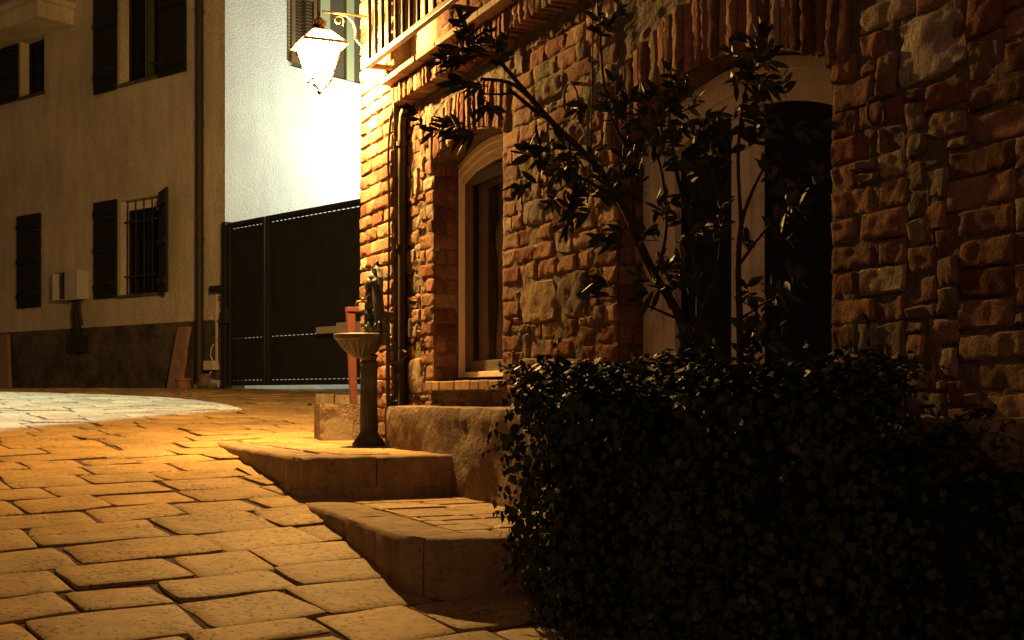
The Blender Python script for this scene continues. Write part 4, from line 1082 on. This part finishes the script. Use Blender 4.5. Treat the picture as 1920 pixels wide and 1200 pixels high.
CL = [  # clusters: px, py, Y, spread px, n twigs, direction
 (860, 40, 3.93, 14, 2, (0, 0, 1)), (875, 80, 3.93, 24, 3, (-.5, 0, .6)), (855, 118, 3.95, 20, 3, (-.5, 0, -.6)), (905, 105, 3.95, 26, 4, (-.3, 0, .2)), (945, 108, 3.95, 18, 2, (.6, 0, .4)),
 (900, 160, 3.97, 22, 3, (-.7, 0, .3)), (870, 232, 4.0, 24, 4, (-1, 0, -.2)), (905, 205, 4.0, 16, 2, (-.1, 0, -.6)), (835, 238, 4.0, 10, 2, (-1, 0, -.1)), (790, 238, 4.05, 4, 1, (-1, 0, .1)),
 (1000, 300, 3.9, 40, 9, (-.8, 0, .1)), (1060, 320, 3.9, 45, 12, (-.3, 0, 0)), (1110, 345, 3.9, 45, 12, (0, 0, .2)), (1150, 330, 3.9, 45, 10, (0, 0, .3)),
 (1190, 230, 3.9, 50, 12, (-.2, 0, .4)), (1250, 195, 3.85, 55, 16, (0, 0, .5)), (1290, 240, 3.85, 50, 12, (.3, 0, .2)), (1220, 290, 3.9, 60, 14, (0, 0, 0)), (1290, 330, 3.85, 55, 12, (.2, 0, .2)),
 (1410, 100, 3.72, 35, 12, (0, 0, .5)), (1420, 160, 3.72, 40, 12, (.4, 0, .2)), (1400, 230, 3.72, 40, 9, (.2, 0, 0)), (1440, 290, 3.7, 30, 5, (.4, 0, .4)), (1130, 60, 3.95, 30, 5, (0, 0, .6)), (1130, 190, 3.95, 30, 5, (-.3, 0, .4)),
 (1120, 555, 3.95, 35, 5, (-.8, 0, .1)), (1170, 430, 3.92, 40, 7, (-.5, 0, 0)), (1100, 400, 3.92, 30, 4, (-.7, 0, -.1)), (1240, 430, 3.9, 50, 9, (0, 0, .4)), (1220, 520, 3.9, 40, 6, (-.4, 0, .2)), (1280, 520, 3.85, 45, 8, (.1, 0, .4)),
 (1340, 420, 3.8, 45, 8, (.1, 0, .5)), (1345, 300, 3.8, 45, 8, (0, 0, .5)), (1420, 440, 3.65, 35, 6, (.4, 0, .3)), (1470, 390, 3.6, 25, 4, (.6, 0, .3)), (1535, 345, 3.6, 12, 2, (.7, 0, .2)), (1430, 570, 3.65, 30, 6, (.4, 0, .2)), (1475, 545, 3.6, 18, 3, (.7, 0, .2)), (1400, 640, 3.65, 30, 6, (.3, 0, .5)), (1330, 640, 3.8, 35, 5, (0, 0, .8)), (1280, 690, 3.8, 40, 5, (0, 0, 1)), (1430, 650, 3.6, 25, 5, (.4, 0, .2)), (1370, 690, 3.7, 40, 5, (0, 0, 1)), (1490, 250, 3.62, 14, 1, (.7, 0, .4))]
for (x, y, Y, sp, n, d) in CL:
    n = n if n < 5 else int(n * .62 + .5)
    for k in range(n):
        P = W3(x + R.gauss(0, sp * .6), y + R.gauss(0, sp * .55), Y + R.gauss(0, .06))
        dd = Vector(d) * .8 + Vector((R.uniform(-.7, .7), R.uniform(-.7, .5), R.uniform(-.5, .7)))
        twig(P - dd.normalized() * .03, dd, R.randint(2, 5), R.uniform(.048, .070))
lf.open = True
lf.build('foliage', M['oleaf'], sh, smooth='full'); tw.build('twigs', M['bark'], sh)

# ================================================================ IVY HEDGES
def ivy(mbl, P, nrm, size, c):
    nrm = nrm.normalized(); down = Vector((0, 0, -1)) + Vector((R.uniform(-.7, .7), R.uniform(-.7, .7), R.uniform(-.2, .5)))
    t = (down - nrm * down.dot(nrm)); t = t.normalized() if t.length > .05 else nrm.orthogonal().normalized(); b = nrm.cross(t)
    shp = [(0, -.38), (.28, -.50), (.62, -.30), (.50, .02), (.50, .38), (.30, .46), (0, .82), (-.30, .46), (-.50, .38), (-.50, .02), (-.62, -.30), (-.28, -.50)]
    cup = R.uniform(-.1, .22)
    vs = [P] + [P + b * x * size + t * (y + .1) * size - nrm * cup * size * (x * x + y * y) for x, y in shp]
    mbl.cur = c; mbl.add(vs, [(0, i + 1, (i + 1) % len(shp) + 1) for i in range(len(shp))])
def hedge(name, foot, ztop, zbot, label, nleaf, seed, sizes, round_=.09):
    rr = random.Random(seed)
    th = thing(name, (foot[0][0], foot[0][1], zbot), label, 'hedge')
    n = len(foot); cxh = sum(p[0] for p in foot) / n; cyh = sum(p[1] for p in foot) / n
    segs = []; tot = 0
    for i in range(n):
        a, b = Vector(foot[i]), Vector(foot[(i + 1) % n]); L_ = (b - a).length; segs.append((a, b, L_)); tot += L_
    def bumpy(P, nrm): return P + nrm * (.11 * noise.noise(P * 3.6 + Vector((seed, 0, 0))) + .045 * noise.noise(P * 11))
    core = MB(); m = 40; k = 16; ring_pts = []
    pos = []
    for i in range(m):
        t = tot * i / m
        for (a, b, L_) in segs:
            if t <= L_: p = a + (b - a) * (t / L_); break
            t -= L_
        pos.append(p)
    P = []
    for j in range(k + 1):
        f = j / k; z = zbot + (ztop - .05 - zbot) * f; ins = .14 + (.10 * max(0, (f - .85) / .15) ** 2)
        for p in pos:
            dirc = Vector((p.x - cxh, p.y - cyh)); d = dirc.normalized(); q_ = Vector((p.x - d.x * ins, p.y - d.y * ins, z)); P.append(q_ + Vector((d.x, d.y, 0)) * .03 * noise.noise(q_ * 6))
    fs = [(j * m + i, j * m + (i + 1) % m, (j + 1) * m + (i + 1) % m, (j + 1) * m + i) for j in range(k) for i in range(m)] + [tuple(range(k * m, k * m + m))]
    core.add(P, fs); core.build('shade_core', M['hcore'], th)  # dark core: shade inside the hedge put into its colour
    lv = MB(); vine = MB()
    side_area = tot * (ztop - zbot); top_area = abs(area(foot)); 
    def col_():
        kk = rr.uniform(.5, 1.25); return (.045 * kk, .054 * kk, .018 * kk) if rr.random() > .07 else (.11 * kk, .085 * kk, .03 * kk)
    for _ in range(nleaf):
        if rr.random() < top_area / (side_area + top_area) * 1.5:
            while True:
                x = rr.uniform(min(p[0] for p in foot), max(p[0] for p in foot)); y = rr.uniform(min(p[1] for p in foot), max(p[1] for p in foot))
                if poly_inside((x, y), foot): break
            P = Vector((x, y, ztop)); nrm = Vector((0, 0, 1)); P = bumpy(P, nrm) + nrm * rr.uniform(-.05, .025)
        else:
            t = rr.uniform(0, tot); 
            for (a, b, L_) in segs:
                if t <= L_: break
                t -= L_
            p = a + (b - a) * (t / L_); d = (b - a).normalized(); nn = Vector((d.y, -d.x, 0)); 
            if nn.x * (p.x - cxh) + nn.y * (p.y - cyh) < 0: nn = -nn
            e = min(t, L_ - t); z = rr.uniform(zbot, ztop)
            P = Vector((p.x, p.y, z)); nrm = nn
            if ztop - z < round_: f = 1 - (ztop - z) / round_; P -= nn * round_ * f * f * .95; nrm = (nn * (1 - f) + Vector((0, 0, 1)) * f)
            if e < round_: c2 = Vector((cxh - p.x, cyh - p.y, 0)).normalized(); P += c2 * (1 - e / round_) ** 2 * .04
            P = bumpy(P, nrm) - nrm * rr.uniform(-.02, .085)
        nr = (nrm + Vector((rr.uniform(-.75, .75), rr.uniform(-.75, .75), rr.uniform(-.5, .75)))).normalized()
        ivy(lv, P, nr, rr.uniform(*sizes), col_())
    # stray runners
    for _ in range(130):
        t = rr.uniform(0, tot)
        for (a, b, L_) in segs:
            if t <= L_: break
            t -= L_
        p = a + (b - a) * (t / L_); d = (b - a).normalized(); nn = Vector((d.y, -d.x, 0))
        if nn.x * (p.x - cxh) + nn.y * (p.y - cyh) < 0: nn = -nn
        z = rr.choice([ztop, ztop, rr.uniform(zbot, ztop)]); P = Vector((p.x, p.y, z)) - nn * .03; dd = nn * rr.uniform(.1, .8) + Vector((rr.uniform(-.4, .4), rr.uniform(-.4, .4), rr.uniform(-.2, 1.0) if z == ztop else rr.uniform(-.6, .4)))
        pts = [P]
        for k2 in range(rr.randint(3, 6)):
            P = P + dd.normalized() * .022; dd += Vector((rr.uniform(-.2, .2), rr.uniform(-.2, .2), -.12)); pts.append(P.copy())
            ivy(lv, P + Vector((rr.uniform(-.01, .01), rr.uniform(-.01, .01), 0)), Vector((rr.uniform(-1, 1), rr.uniform(-1, 0), rr.uniform(-.2, 1))), rr.uniform(*sizes) * .8, col_())
        vine.tube(pts, .0016, 5)
    lv.open = True
    lv.build('foliage', M['leaf'], th); vine.build('runners', M['bark'], th)
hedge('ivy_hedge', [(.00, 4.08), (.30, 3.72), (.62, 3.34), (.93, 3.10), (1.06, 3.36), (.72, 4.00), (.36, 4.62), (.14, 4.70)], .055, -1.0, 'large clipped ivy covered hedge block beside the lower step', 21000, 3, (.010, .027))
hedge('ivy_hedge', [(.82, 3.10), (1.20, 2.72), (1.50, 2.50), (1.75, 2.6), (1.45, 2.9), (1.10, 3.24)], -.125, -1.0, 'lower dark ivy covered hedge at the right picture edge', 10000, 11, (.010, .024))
# off-picture bracket and added hood of the yard floodlight
fl = thing('yard_floodlight_fitting', (-5.0, 9.4, 4.75), 'white yard floodlight with an added light-cutting plate, outside the picture on the left', 'floodlight')
mb = MB(); E3 = Fr((-5, 9.4, 0), (.46, .89, 0), (.89, -.46, 0))
mb.box(E3, -.25, .25, -.25, .12, 4.72, 4.78); dcut = ((Vector((-3.28, 8.2, 0)) - Vector((-5, 9.4, 0))).dot(E3.N)) ; kf = .10
lh = 4.6; zz_ = 4.6 - (lh + .17) * kf * .98
mb.box(E3, -.6, .6, dcut * kf, dcut * kf + .22, zz_, zz_ + .008); mb.build('light_shield', M['blackp'], fl)  # unseen plate added to cut the light patch along a straight edge
mb = MB(); mb.tube([(-5, 9.4, 4.78), (-5, 9.4, 5.3), (-6.5, 9.9, 5.4)], .03, 8); mb.build('arm', M['blackp'], fl)

# weeds rooted in the joints at the wall foot
def weed(P, n, L_, label):
    th = thing('weed', P, label, 'weed', 'weeds at the wall foot'); m_ = MB(); m_.open = True
    for k in range(n):
        a = R.uniform(0, 6.28); d = Vector((math.cos(a) * .6, math.sin(a) * .6, R.uniform(.5, 1.2))).normalized(); sd = d.cross(Vector((0, 0, 1))).normalized(); l = L_ * R.uniform(.5, 1); w_ = l * .14
        kk = R.uniform(.7, 1.3); m_.cur = (.06 * kk, .085 * kk, .025 * kk)
        p1 = P + d * l * .5; p2 = P + d * l + Vector((0, 0, -.3 * l))
        m_.add([P - sd * w_ * .3, P + sd * w_ * .3, p1 + sd * w_, p1 - sd * w_, p2], [(0, 1, 2, 3), (3, 2, 4)])
    m_.build('leaves', M['leaf'], th)
weed(F.p(PIER + .09, .02, -.06), 26, .07, 'small green weed sprouting beside the downpipe foot on the plinth')
weed(Vector((-1.72, 10.9, gz(10.7))), 18, .06, 'low weed tuft growing in front of the far kerb stones')
